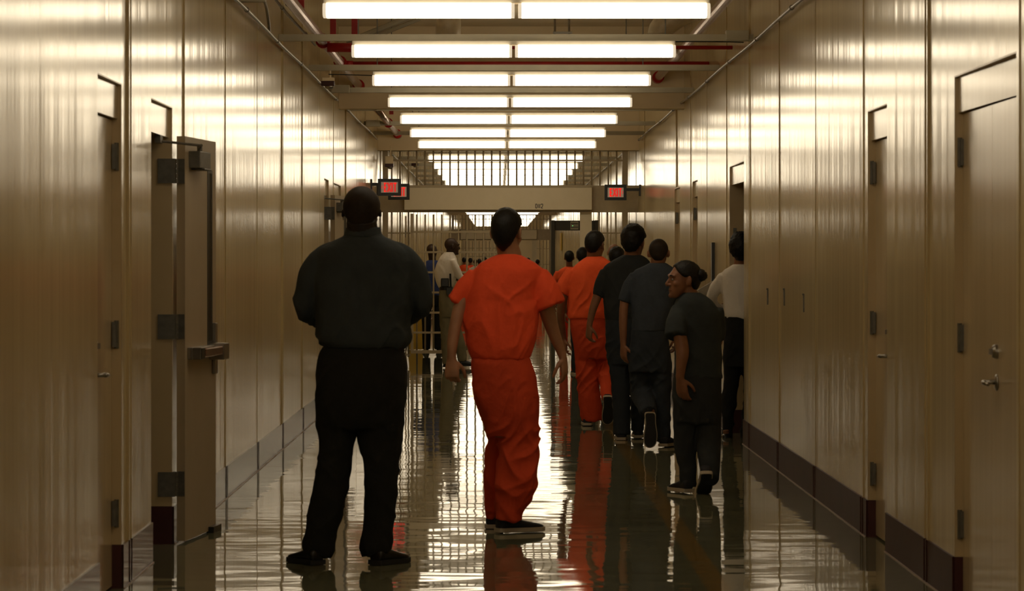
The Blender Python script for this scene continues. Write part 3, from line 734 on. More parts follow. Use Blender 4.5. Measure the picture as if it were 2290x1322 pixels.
class Fig:
    def __init__(self, D): self.D = D; self.s = F/D
    def p(self, px, py, dy=0.0):
        d = self.D+dy; return Vector((wx(px,d), d, wz(py,d)))
    def rows(self, mb, rows, n=28, e=2.4, scale=1.0, inset=0.0):
        A = []
        for r in rows:
            py, xl, xr, ry = r[:4]; dy = r[4] if len(r) > 4 else 0.0
            a = self.p(xl,py,dy); b = self.p(xr,py,dy)
            A.append([(a.x+b.x)/2, self.D+dy, a.z, max(.004,(b.x-a.x)/2*scale-inset), max(.004, ry*scale-inset)])
        A = np.array(A); out = []
        for i in range(len(A)-1):
            p0, p1, p2, p3 = A[max(i-1,0)], A[i], A[i+1], A[min(i+2,len(A)-1)]
            k = max(1, int(abs(p2[2]-p1[2])/.02))
            for q in range(k):
                t = q/k
                out.append(.5*((2*p1)+(-p0+p2)*t+(2*p0-5*p1+4*p2-p3)*t*t+(-p0+3*p1-3*p2+p3)*t**3))
        out.append(A[-1]); rr = []
        for cx, cy, z, rx, ry in out:
            ring = []
            for k in range(n):
                a = 2*math.pi*k/n; c, s = math.cos(a), math.sin(a)
                ring.append((cx+max(rx,.003)*math.copysign(abs(c)**(2/e),c), cy+max(ry,.003)*math.copysign(abs(s)**(2/e),s), z))
            rr.append(ring)
        rr.reverse()
        mb.rings(rr)
    def limb(self, mb, pts, k=1.0, n=16, inset=0.0, res=.02):
        P = [self.p(*q[:3]) for q in pts]; R = [max(.006, q[3]/self.s*k-inset) for q in pts]
        mb.tube(P, R, n, res)
    def leg(self, mb, rows, k=1.0, inset=0.0):
        # rows (py, xl, xr, dy)
        pts = [((r[1]+r[2])/2, r[0], r[3], (r[2]-r[1])/2) for r in rows]
        self.limb(mb, pts, k, 18, inset)

def head_matrix(crown, h, yaw, pitch, roll=0.0):
    k = h/.235
    return Matrix.Translation(crown) @ Matrix.Rotation(math.radians(yaw),4,'Z') @ Matrix.Rotation(math.radians(pitch),4,'X') @ Matrix.Rotation(math.radians(roll),4,'Y') @ Matrix.Scale(k,4) @ Matrix.Translation((0,0,-.117))
def head_mesh(mb, H, wide=1.0, ear=1.0):
    m = MB()
    m.ell((0,-.014,.026),(.076*wide,.096,.090), nu=28, nv=20)
    R = []
    for z, yc, rx, ry in ((-.118,.056,.014,.014),(-.110,.054,.030,.028),(-.09,.046,.044,.041),(-.06,.032,.057,.056),(-.03,.024,.064,.066),(0,.016,.068,.077),(.04,.01,.068,.080),(.07,.004,.05,.06)):
        R.append([(rx*wide*math.cos(2*math.pi*k/24), yc+ry*math.sin(2*math.pi*k/24), z) for k in range(24)])
    m.rings(R)
    m.tube([(0,.088,.010),(0,.098,-.010),(0,.109,-.030),(0,.101,-.041)], [.008,.010,.0125,.010], 12, .004)
    for s in (-1,1): m.ell((s*.013,.097,-.036),(.009,.010,.0075), nu=12, nv=8)
    m.tube([(-.05*wide,.070,.020),(-.028,.088,.024),(0,.090,.020),(.028,.088,.024),(.05*wide,.070,.020)], [.008,.0105,.009,.0105,.008], 10, .006)
    m.tube([(-.024,.079,-.066),(-.008,.089,-.0625),(0,.088,-.064),(.008,.089,-.0625),(.024,.079,-.066)], [.003,.0065,.006,.0065,.003], 10, .004)
    m.tube([(-.021,.079,-.073),(0,.087,-.076),(.021,.079,-.073)], [.003,.0075,.003], 10, .004)
    m.ell((0,.078,-.103),(.02,.019,.016), nu=14, nv=10)
    for s in (-1,1):
        m.ell((s*.040*wide,.054,-.026),(.022,.026,.026), nu=14, nv=10)
        rot = Matrix.Rotation(s*.5,3,'Z')
        m.ell((s*(.073+.010*ear)*wide,-.014,-.004),(.008*ear,.020*ear,.033*ear), rot, nu=14, nv=12)
        m.ell((s*.077*wide,-.006,-.028),(.008*ear,.010*ear,.010*ear), nu=10, nv=8)
    m.xform(H); mb.add(m.v, m.f)
def hair_mesh(H, t=.006, front=38, side=2, back=-62, wide=1.0, rough=.0, seed=0, top=0.0, pw=.8, nape=.030):
    m = MB(); nu, nv = 56, 40; vs = []
    for j in range(nv+1):
        ph = -math.pi/2 + math.pi*j/nv
        for i in range(nu):
            a = 2*math.pi*i/nu     # a=pi/2 is the forehead
            c, s = math.cos(a), math.sin(a)
            if s > 0: lim = side + (front-side)*max(0, (s-.25)/.75)**pw if s > .25 else side
            else: lim = side + (back-side)*min(1, (-s)*1.35)**.9
            d = math.degrees(ph) - lim
            g = max(0, min(1, d/9+.35))
            tt = -.012 + (t+.012)*g
            tt += top*max(0, math.sin(ph))*g
            tt += rough*g*mnoise.noise(Vector((c*9+seed, s*9, ph*6)))
            z = math.sin(ph)*(.090+tt)
            low = max(0, -math.sin(ph))*max(0,-s)
            vs.append((c*math.cos(ph)*(.076*wide+tt), -.014+s*math.cos(ph)*(.096+tt)+.006*low, .026+z-nape*low))
    fs = []
    for j in range(nv):
        for i in range(nu):
            k = (i+1) % nu; fs.append((j*nu+i, j*nu+k, (j+1)*nu+k, (j+1)*nu+i))
    m.add(vs, fs); return m.xform(H)
def eye_parts(root, H, wide=1.0):
    for s in (-1,1):
        e = MB().ell((s*.031*wide,.0785,-.0005),(.0115,.0110,.0075), nu=14, nv=10).xform(H).build('eye', M['eye'], root, smooth=True)
        MB().ell((s*.031*wide,.0870,-.0005),(.0052,.0036,.0052), nu=10, nv=8).xform(H).build('iris', M['iris'], e, smooth=True)
        MB().tube([(s*.015,.0965,.020),(s*.033,.0935,.026),(s*.052*wide,.077,.020)], [.003,.004,.002], 8, .005).xform(H).build('eyebrow', M['hair'], root, smooth=True)
    MB().tube([(-.024,.082,-.0705),(0,.0918,-.0700),(.024,.082,-.0705)], [.0018,.0030,.0018], 8, .005).xform(H).build('mouth', M['lip'], root, smooth=True)

def hand(mb, W, d, pn, thumb=1, curl=(.35,.5,.4), size=1.0, spread=.02):
    d = Vector(d).normalized(); pn = Vector(pn); pn = (pn - d*pn.dot(d)).normalized(); sd = d.cross(pn)*thumb
    W = Vector(W); k = size; rr = []
    for t, w, h in ((-.03,.026,.022),(.0,.028,.021),(.03,.036,.019),(.065,.043,.017),(.09,.042,.014),(.1,.036,.010)):
        rr.append([W + d*t*k + sd*(w*k*math.cos(2*math.pi*q/16)) + pn*(h*k*math.sin(2*math.pi*q/16)) for q in range(16)])
    mb.rings(rr)
    for i, (off, L) in enumerate(((.031,.072),(.011,.080),(-.011,.074),(-.031,.058))):
        b = W + d*(.088 - (.006 if i == 3 else 0))*k + sd*off*k; ang = 0; P = [b]; c = b
        dd = (d + sd*(off*spread/.03)).normalized()
        ax = None
        for seg, cu in zip((.46,.30,.24), curl):
            ang += cu*(1+.12*i); v = dd*math.cos(ang) + pn*math.sin(ang)
            c = c + v*L*seg*k; P.append(c)
        mb.tube(P, [.0098*k,.0092*k,.0084*k,.0070*k], 10, .008)
    b = W + d*.018*k + sd*.026*k + pn*.006*k
    v1 = (d*.62 + sd*.62 + pn*.35).normalized(); v2 = (d*.85 + sd*.25 + pn*.42).normalized(); v3 = (d*.9 - sd*.05 + pn*.45).normalized()
    p1 = b+v1*.042*k; p2 = p1+v2*.034*k; p3 = p2+v3*.026*k
    mb.tube([b, p1, p2, p3], [.0145*k,.0115*k,.0100*k,.0078*k], 10, .008)

def shoe(root, heel, yaw, pitch=0.0, L=.28, W=.098, mu='shoe', ms='sole', mo='outsole', thick=.024, label=None):
    """heel: ground point under the back of the heel; yaw 0 points away from the camera, + turns left; pitch>0 lifts the heel about the toe"""
    st = [(0,.026,.062),(.03,.036,.078),(.10,.039,.082),(.25,.036,.086),(.40,.040,.074),(.58,.048,.058),(.75,.050,.050),(.88,.044,.042),(.96,.030,.034),(1,.014,.028)]
    kW = W/.098
    def ring(t, w, z0, z1, e=2.6, grow=0):
        out = []
        for q in range(20):
            a = 2*math.pi*q/20; c, s = math.cos(a), math.sin(a)
            bend = .012*math.sin(math.pi*t)*0
            out.append(((w*kW+grow)*math.copysign(abs(c)**(2/e),c) + .006*math.sin(t*3), t*L, (z0+z1)/2+(z1-z0)/2*math.copysign(abs(s)**(2/e),s)))
        return out
    Mx = Matrix.Translation(heel) @ Matrix.Rotation(math.radians(yaw),4,'Z')
    if pitch: Mx = Mx @ Matrix.Rotation(-math.radians(pitch),4,'X')
    up = MB().rings([ring(t,w,.012,h) for t,w,h in st])
    up.xform(Mx); o = up.build('shoe', M[mu], root, smooth=True)
    if label: o['label'] = label
    m = o.modifiers.new('s','SUBSURF'); m.levels = 1; m.render_levels = 1
    def slab(grow, z0, z1):
        mb = MB(); n = 0; prof = []
        N = 40; pts = []
        ts = [0,.01,.03,.08,.16,.28,.4,.5,.6,.7,.8,.88,.94,.98,1.0]
        wv = [np.interp(t,[s[0] for s in st],[s[1] for s in st])*kW+grow for t in ts]
        wv[0] = .016; wv[-1] = .010
        Lx = [t*(L+2*grow)-grow for t in ts]
        outl = [(w+.006*math.sin(t*3), y) for w, y, t in zip(wv, Lx, ts)] + [(-w+.006*math.sin(t*3), y) for w, y, t in reversed(list(zip(wv, Lx, ts)))]
        mb.rings([[(x,y,z0) for x,y in outl],[(x,y,z1) for x,y in outl]]); return mb.xform(Mx)
    so = slab(.005, .002, thick).build('sole', M[ms], o)
    slab(-.001, -.001, .0025).build('outsole', M[mo], o)
    return o

def build_person(D, label, spec, group=None, voxel=.006, cloth_voxel=.009):
    """spec: shirt rows/sleeves, legs, arms, head, all traced as pixel rows at the person's own depth"""
    f = Fig(D); sp = spec
    org = f.p(sp['x'], 0); org = Vector((org.x, D, 0))
    body = MB()
    H = head_matrix(f.p(*sp['crown']), sp['h'], sp.get('yaw',0), sp.get('pitch',0), sp.get('roll',0))
    hw = sp.get('wide',1.0)
    head_mesh(body, H, hw, sp.get('ear',1.0))
    k = sp['h']/.235
    n0 = H @ Vector((0,-.022,-.035)); nb = f.p(*sp['neck'][:3]); nr = sp['neck'][3]/f.s
    body.tube([n0, n0.lerp(nb,.5), nb, nb+Vector((0,0,-.08))], [nr*.93, nr*.95, nr*1.05, nr*1.15], 18, .02)
    f.rows(body, sp['torso'][1:], e=2.2, scale=.90, inset=.006)
    f.rows(body, sp['seat'], e=2.2, scale=.90, inset=.006)
    for L in sp['legs']: f.leg(body, L, .74)
    for A in sp['arms']: f.limb(body, A)
    for hsp in sp['hands']:
        W = f.p(*hsp['w']); hand(body, W, hsp['d'], hsp['pn'], hsp.get('thumb',1), hsp.get('curl',(.35,.5,.4)), hsp.get('size',1.0))
    for sh in sp['shoes']:
        h = f.p(*sh['heel']) if 'heel' in sh else None
        Mx = Matrix.Translation(h) @ Matrix.Rotation(math.radians(sh.get('yaw',0)),4,'Z') @ Matrix.Rotation(-math.radians(sh.get('pitch',0)),4,'X')
        mfoot = MB().ell((0,.11,.042),(.020,.09,.018)).xform(Mx); body.add(mfoot.v, mfoot.f)
        an = Mx @ Vector((0,.05,.05))
        if sh.get('pitch',0) < 20: body.tube([an, an+Vector((0,0,.06))], [.022,.028], 12)
    root = bake(body, 'person', M[sp['skin']], voxel, 2, origin=org)
    tag(root, label, 'person', group)
    # clothes
    sh = MB(); f.rows(sh, sp['torso'], e=sp.get('te',2.3))
    for S in sp['sleeves']: f.limb(sh, S, 1.0, 20)
    o = bake(sh, 'shirt', M[sp['shirt']], cloth_voxel, 3, origin=org, parent=root, disp=wrinkle(sp.get('wr',.007)*sp.get('ws',.75), sp['x'], .5, 7.0, wz(sp['torso'][0][0], D)))
    if sp.get('shirt_label'): o['label'] = sp['shirt_label']
    tr = MB(); f.rows(tr, sp['seat'], e=2.3)
    for L in sp['legs']: f.leg(tr, L)
    o = bake(tr, 'trousers', M[sp['trousers']], cloth_voxel, 3, origin=org, parent=root, disp=wrinkle(sp.get('wr',.007)*.9, sp['x']+40, .7, 6, wz(sp['seat'][0][0], D)+.05))
    if sp.get('hair'):
        hh = sp['hair']; hm = hair_mesh(H, hh.get('t',.006), hh.get('front',38), hh.get('side',2), hh.get('back',-62), hw, hh.get('rough',.0), sp['x'], hh.get('top',0), hh.get('pw',.8), hh.get('nape',.03))
        o = hm.build('hair', M[hh.get('m','hair')], root, smooth=True)
        if hh.get('bun'):
            b = MB(); c = f.p(*hh['bun'][:3]); rr = hh['bun'][3]/f.s
            b.ell((0,0,0),(rr,rr*.95,rr*.9), nu=24, nv=18)
            b.v = [tuple(Vector(v)*(1+.14*mnoise.noise(Vector(v)*60))+c) for v in b.v]
            for q in range(14):
                a = q*.45; p = c+Vector((math.cos(a)*rr*.7, math.sin(a*1.7)*rr*.5, math.sin(a)*rr*.6)); b.tube([p, p+Vector((math.cos(a)*rr*.35,.0,math.sin(a)*rr*.35))], [.008,.003], 6)
            b.build('hair_bun', M['hair'], root, smooth=True)
    if sp.get('face', True): eye_parts(root, H, hw)
    for s in sp['shoes']:
        shoe(root, f.p(*s['heel']), s.get('yaw',0), s.get('pitch',0), s.get('L',.28), s.get('W',.098), s.get('mu','shoe'), s.get('ms','sole'), s.get('mo','outsole'), s.get('thick',.024))
    if sp.get('collar'):
        c = MB(); f.rows(c, sp['collar'], e=2.0); bake(c, 'collar', M[sp.get('collar_m', sp['shirt'])], cloth_voxel, 2, origin=org, parent=root)
    return root, f, H, org

# 1 man in dark clothes
build_person(16.5, 'large man in black shirt and trousers standing with his back turned, nearest at left', dict(
    x=806, crown=(809,418,0), h=.262, yaw=0, pitch=-4, wide=1.06, ear=.6, neck=(811,530,-.02,37), skin='skin_vdark', shirt='navy', trousers='blackcloth',
    torso=[(519,776,852,.085,-.01),(528,768,858,.10),(540,742,885,.115),(554,716,908,.13),(580,706,924,.145),(620,700,926,.155),(680,704,921,.165),(730,707,917,.175),(752,706,922,.18),(766,713,917,.178),(777,724,906,.165)],
    collar=[(508,773,851,.085,-.015),(520,771,853,.09,-.015),(532,766,858,.10,-.01)], collar_m='navy',
    sleeves=[[(760,556,0,20),(728,572,0,26),(700,610,0,31),(686,655,0,28),(683,688,.03,24),(705,712,.14,20),(745,728,.26,17)],[(870,556,0,20),(900,572,0,26),(926,610,0,31),(941,655,0,27),(944,684,.03,23),(920,706,.14,20),(880,724,.26,17)]],
    seat=[(772,724,905,.155),(787,714,904,.16),(817,708,911,.165),(874,705,909,.165),(910,706,906,.155),(940,707,904,.14),(958,709,902,.12)],
    legs=[[(900,706,806,0),(930,707,803,0),(956,708,798,0),(1010,711,788,0),(1059,705,782,0),(1108,697,774,0),(1157,688,763,0),(1194,681,752,0),(1227,679,748,0),(1244,682,740,0)],
          [(900,806,908,0),(930,802,905,0),(958,799,902,0),(1001,805,899,0),(1034,811,895,0),(1075,814,891,0),(1108,815,890,0),(1170,812,882,0),(1194,809,879,0),(1224,802,877,0),(1240,809,876,0)]],
    arms=[[(716,590,0,18),(692,640,0,20),(686,680,.03,18),(712,712,.15,15),(750,728,.26,13),(778,728,.33,11)],[(914,590,0,18),(936,640,0,20),(942,680,.03,18),(915,708,.15,15),(876,724,.26,13),(846,726,.33,11)]],
    hands=[dict(w=(780,728,.33),d=(1,.25,-.1),pn=(0,-.6,.6),thumb=-1,curl=(.3,.4,.3)),dict(w=(842,722,.37),d=(-1,.25,-.1),pn=(0,-.6,.6),thumb=1,curl=(.3,.4,.3))],
    hair=dict(t=.003,front=30,side=0,back=-55,m='buzz'),
    shoes=[dict(heel=(712,1264,-.065),yaw=34,L=.255,W=.105,mu='leather',ms='outsole'),dict(heel=(838,1264,-.065),yaw=-34,L=.255,W=.105,mu='leather',ms='outsole')], wr=.014), voxel=.006, cloth_voxel=.009)

# 2 man in orange, centre
build_person(18.41, 'man in orange short-sleeved uniform walking away in the centre of the corridor', dict(
    x=1130, crown=(1136.5,471,0), h=.245, yaw=-22, pitch=-6, wide=.93, neck=(1139,570,-.005,26), skin='skin_tan', shirt='orange', trousers='orange_trousers',
    torso=[(568,1116,1160,.075),(575,1098,1174,.09),(588,1074,1198,.105),(602,1060,1213,.12),(624,1053,1210,.13),(660,1041,1204,.135),(702,1036,1202,.14),(744,1041,1200,.14),(774,1044,1195,.135),(796,1052,1187,.125),(803,1056,1183,.118)],
    sleeves=[[(1066,612,0,20),(1046,640,0,24),(1019,676,0,22)],[(1199,612,0,24),(1214,642,0,33),(1230,684,.0,35)]],
    seat=[(796,1056,1184,.115),(806,1053,1187,.12),(840,1055,1198,.13),(890,1065,1204,.13),(936,1079,1207,.12),(977,1091,1206,.105)],
    legs=[[(890,1068,1140,0),(936,1080,1134,.04),(985,1091,1126,.09),(1010,1085,1121,.13),(1046,1083,1118,.16),(1108,1081,1115,.20),(1150,1083,1111,.23),(1161,1086,1109,.23)],
          [(890,1118,1204,0),(950,1114,1207,0),(985,1114,1206,0),(1046,1112,1203,-.02),(1067,1111,1200,-.03),(1108,1109,1189,-.04),(1145,1107,1173,-.05),(1164,1105,1171,-.05)]],
    arms=[[(1060,618,0,16),(1034,672,-.01,16),(1019,725,-.04,14),(1012,768,-.06,12.5),(1010,796,-.07,9.5),(1010,806,-.07,9.5)],[(1203,618,0,17),(1222,690,.0,18),(1236,738,.03,15),(1249,772,.05,12),(1257,794,.06,9.5),(1259,802,.06,9.5)]],
    hands=[dict(w=(1010,805,-.07),d=(.02,-.15,-1),pn=(.25,1,-.1),thumb=1,curl=(.7,.9,.6),size=1.0),dict(w=(1259,800,.06),d=(.12,.1,-1),pn=(-.9,.35,0),thumb=-1,curl=(.35,.55,.4),size=1.0)],
    hair=dict(t=.010,front=36,side=2,back=-78,rough=.003,top=.006,nape=.042),
    shoes=[dict(heel=(1112,1191,-.065),yaw=-62,L=.285),dict(heel=(1100,1183,.22),yaw=-4)], wr=.020, ws=.55), voxel=.005, cloth_voxel=.008)

# 3 second man in orange
OG = None
build_person(30.2, 'man in orange uniform mid-stride in the file, just left of the black-shirted man', dict(
    x=1320, crown=(1333,520.5,0), h=.235, yaw=-28, pitch=-8, neck=(1329,578,0,17), skin='skin_brown', shirt='orange2', trousers='orange_trousers',
    torso=[(573,1314,1347,.08),(579,1304,1356,.095),(592,1287,1373,.115),(607,1276,1381,.125),(640,1270,1378,.13),(684,1271,1368,.13),(706,1270,1359,.125),(712,1271,1357,.12)],
    sleeves=[[(1280,604,0,13),(1266,630,0,16),(1256,656,0,17)],[(1372,605,0,14),(1375,638,0,15),(1366,664,0,14)]],
    seat=[(704,1275,1352,.11),(730,1275,1354,.12),(777,1283,1356,.115),(802,1285,1357,.10)],
    legs=[[(760,1281,1327,0),(798,1285,1327,0),(834,1287,1337,0),(854,1290,1338,0),(890,1294,1344,0),(921,1298,1347,0),(941,1300,1346,0)],
          [(760,1322,1356,0),(790,1327,1358,.04),(825,1334,1364,.03),(852,1340,1367,-.08),(878,1342,1368,-.20),(894,1347,1369,-.28)]],
    arms=[[(1276,612,0,10),(1260,660,0,10),(1254,702,.04,9),(1258,738,.10,7.5),(1261,758,.13,6)],[(1370,615,0,10),(1356,665,0,8.5),(1350,710,.05,7.5),(1346,748,.08,6),(1345,756,.08,6)]],
    hands=[dict(w=(1262,760,.13),d=(.1,.1,-1),pn=(.9,.2,0),thumb=1),dict(w=(1345,756,.08),d=(0,.1,-1),pn=(-.9,.2,0),thumb=-1)],
    hair=dict(t=.012,front=38,side=4,back=-58,rough=.003,top=.008),
    shoes=[dict(heel=(1313,952,-.08),yaw=0),dict(heel=(1359,888,-.36),yaw=0,pitch=66,L=.27)], wr=.014), voxel=.0065, cloth_voxel=.010)

# 4 tall man, black shirt
build_person(27.8, 'tall thick-haired man in a black shirt and dark trousers in the file of walkers', dict(
    x=1395, crown=(1419,510,0), h=.25, yaw=-22, pitch=-8, neck=(1413,580,0,19), skin='skin_brown', shirt='charcoal', trousers='slate_dark',
    torso=[(570,1393,1434,.085),(577,1380,1446,.105),(590,1358,1457,.12),(605,1347,1464,.13),(640,1346,1460,.135),(664,1350,1455,.135),(700,1352,1450,.13),(718,1356,1446,.125)],
    sleeves=[[(1358,608,0,16),(1346,638,0,17),(1338,662,0,13)],[(1452,610,0,15),(1462,645,0,15),(1463,668,0,14)]],
    seat=[(712,1354,1450,.12),(740,1354,1450,.125),(785,1356,1448,.12),(815,1361,1446,.11)],
    legs=[[(790,1357,1405,0),(834,1364,1406,0),(880,1368,1408,0),(931,1371,1410,0),(972,1371,1409,0)],[(790,1402,1448,.05),(834,1404,1446,.12),(880,1408,1444,.18),(931,1410,1442,.22),(964,1411,1440,.24)]],
    arms=[[(1352,618,0,11),(1337,660,0,10.5),(1326,692,-.01,8.8),(1319,722,-.01,6.8),(1318,730,-.01,6.8)],[(1458,615,0,11),(1464,660,0,10),(1468,705,.08,8.5),(1466,745,.16,6.5)]],
    hands=[dict(w=(1318,730,-.01),d=(-.06,.1,-1),pn=(.75,.5,0),thumb=1,curl=(.5,.7,.5)),dict(w=(1466,746,.16),d=(0,.3,-1),pn=(-.9,.2,0),thumb=-1)],
    hair=dict(t=.020,front=34,side=2,back=-58,rough=.008,top=.014),
    shoes=[dict(heel=(1389,985,-.06),yaw=0),dict(heel=(1427,980,.18),yaw=0)], wr=.013), voxel=.0065, cloth_voxel=.010)

# 5 man, slate shirt, buzz cut, one foot lifted
r5, f5, H5, o5 = build_person(26.8, 'buzz-cut man in slate blue shirt with one white-edged shoe sole lifted behind', dict(
    x=1455, crown=(1473,535,0), h=.228, yaw=-6, pitch=-6, wide=1.02, neck=(1470,594,0,17.5), skin='skin_brown', shirt='slate', trousers='slate_dark',
    torso=[(588,1452,1489,.08),(594,1442,1499,.095),(603,1421,1513,.115),(622,1412,1520,.125),(660,1410,1516,.13),(700,1413,1504,.128),(741,1414,1492,.12)],
    sleeves=[[(1422,616,0,14),(1406,645,0,16),(1395,675,0,14)],[(1509,615,0,14),(1517,650,0,15),(1519,678,0,13)]],
    seat=[(734,1413,1491,.115),(770,1409,1496,.125),(803,1407,1500,.12),(832,1408,1502,.11)],
    legs=[[(810,1407,1455,0),(850,1408,1458,.04),(880,1414,1462,.02),(905,1424,1466,-.10),(924,1434,1470,-.24)],[(810,1452,1502,0),(850,1456,1502,0),(890,1462,1501,0),(930,1465,1500,0),(986,1468,1499,0)]],
    arms=[[(1414,622,0,11),(1398,668,0,10.5),(1394,715,-.01,10),(1394,755,-.01,8),(1394,772,-.01,6.8)],[(1510,622,0,11),(1518,670,0,10),(1516,715,.08,8.5),(1512,750,.14,6.8)]],
    hands=[dict(w=(1394,772,-.01),d=(.03,.1,-1),pn=(.7,.5,0),thumb=1,curl=(.25,.4,.3)),dict(w=(1512,750,.14),d=(0,.3,-1),pn=(-.9,.2,0),thumb=-1)],
    hair=dict(t=.0035,front=34,side=2,back=-55,m='buzz'),
    shoes=[dict(heel=(1454,924,-.37),yaw=3,pitch=82,L=.275),dict(heel=(1482,999,-.065),yaw=-22)], wr=.013), voxel=.0065, cloth_voxel=.010)
sk = MB(); f5.limb(sk, [(1482,962,0,10),(1482,990,-.0,9.5)]); sk.build('sock', M['white'], r5, smooth=True)

# 6 short person with a bun looking left
r6, f6, H6, o6 = build_person(21.5, 'short person with a hair bun and face turned left, in a dark shirt', dict(
    x=1560, crown=(1530,585,0), h=.236, yaw=102, pitch=2, neck=(1545,664,0,18), skin='skin_brown', shirt='teal', trousers='charcoal',
    torso=[(654,1527,1566,.075),(661,1518,1578,.09),(672,1511,1592,.105),(690,1506,1604,.115),(710,1508,1611,.12),(750,1510,1613,.12),(790,1510,1614,.12),(830,1507,1615,.12),(846,1507,1615,.118)],
    sleeves=[[(1518,690,-.02,17),(1513,722,-.09,23),(1512,753,-.135,25)],[(1600,692,0,17),(1607,730,.03,17),(1606,760,.06,15)]],
    seat=[(835,1507,1614,.118),(875,1504,1614,.125),(915,1506,1614,.12),(945,1508,1613,.11)],
    legs=[[(900,1505,1556,0),(950,1508,1556,0),(984,1510,1556,0),(1017,1514,1556,0),(1050,1521,1557,0),(1088,1520,1558,0)],[(900,1552,1614,0),(950,1556,1613,0),(1000,1558,1612,-.05),(1040,1563,1611,-.12),(1062,1567,1609,-.15),(1074,1569,1608,-.18)]],
    arms=[[(1520,695,-.02,13),(1518,735,-.10,15),(1526,785,-.15,15),(1523,820,-.16,11.5),(1521,846,-.16,9)],[(1602,695,0,14),(1608,745,.05,12),(1600,780,.16,10),(1590,800,.24,8)]],
    hands=[dict(w=(1521,848,-.16),d=(.18,.05,-1),pn=(.5,.8,0),thumb=1,curl=(.3,.45,.35)),dict(w=(1589,800,.25),d=(-.1,.5,-.7),pn=(-.9,.1,0),thumb=-1)],
    hair=dict(t=.010,front=36,side=-8,back=-62,rough=.003,pw=1.5,bun=(1566,616,-.01,15.5)),
    shoes=[dict(heel=(1541,1102,-.06),yaw=24,L=.25,W=.092),dict(heel=(1580,1061,-.24),yaw=4,pitch=36,L=.25,W=.092)], wr=.013), voxel=.0055, cloth_voxel=.009)

# 7 person in white shirt in the doorway on the right
build_person(28.2, 'dark-haired person in white shirt and black trousers standing in the open doorway at right', dict(
    x=1660, crown=(1658,527,0), h=.245, yaw=-10, pitch=-8, neck=(1657,596,0,16), skin='skin_brown', shirt='white', trousers='blackcloth',
    torso=[(591,1640,1674,.08),(599,1627,1689,.10),(610,1614,1702,.118),(640,1613,1706,.125),(680,1617,1704,.125),(704,1619,1702,.13),(712,1623,1698,.12)],
    sleeves=[[(1620,618,0,14),(1603,643,.04,14.5),(1592,664,.10,13),(1598,684,.20,11),(1612,690,.30,9.5)],[(1698,618,0,14),(1710,650,.02,14),(1708,690,.10,12)]],
    seat=[(706,1621,1700,.118),(740,1618,1704,.125),(790,1618,1704,.12),(820,1618,1702,.11)],
    legs=[[(800,1617,1662,0),(850,1617,1654,.02),(900,1615,1646,.04),(950,1614,1640,.05),(984,1613,1639,.05)],[(800,1660,1704,0),(880,1662,1702,.02),(950,1658,1692,.04),(978,1656,1688,.05)]],
    arms=[[(1620,622,0,10),(1603,643,.04,10),(1592,664,.10,9),(1598,684,.20,8),(1612,690,.30,6.5),(1614,692,.32,6.5)],[(1698,622,0,10),(1708,670,.05,9),(1704,710,.14,7.5),(1700,730,.2,6.5)]],
    hands=[dict(w=(1614,692,.32),d=(.6,.7,0),pn=(0,0,1),thumb=-1),dict(w=(1700,731,.2),d=(0,.2,-1),pn=(-1,0,0),thumb=-1)],
    hair=dict(t=.022,front=30,side=-8,back=-68,rough=.010,top=.010),
    shoes=[dict(heel=(1626,992,-.06),yaw=6,mu='leather',ms='outsole'),dict(heel=(1672,986,.0),yaw=-8,mu='leather',ms='outsole')], wr=.016), voxel=.007, cloth_voxel=.010)

fc = Fig(28.35)
def quad_board(name, m, pts, th, parent=None):
    P = [fc.p(*q) for q in pts]; n = (P[1]-P[0]).cross(P[3]-P[0]).normalized()*th
    b = MB(); b.add([*P, *[p+n for p in P]], [(3,2,1,0),(4,5,6,7),(0,1,5,4),(1,2,6,5),(2,3,7,6),(3,0,4,7)])
    return b.build(name, m, parent, origin=None if parent else P[0])
cb = quad_board('clipboard', M['white_plastic'], [(1559,650,.10),(1599,627,.10),(1606,642,.26),(1583,664,.24)], .006)
quad_board('paper', M['paper'], [(1561,648,.10),(1594,629,.10),(1600,641,.22),(1582,659,.21)], -.002, cb)
b = MB(); q = fc.p(1600,632,.14); b.ell(q, (.022,.022,.036)); b.build('clip', M['black'], cb, smooth=True)
tag(cb, 'pale clipboard with papers held out by the white-shirted person', 'clipboard')

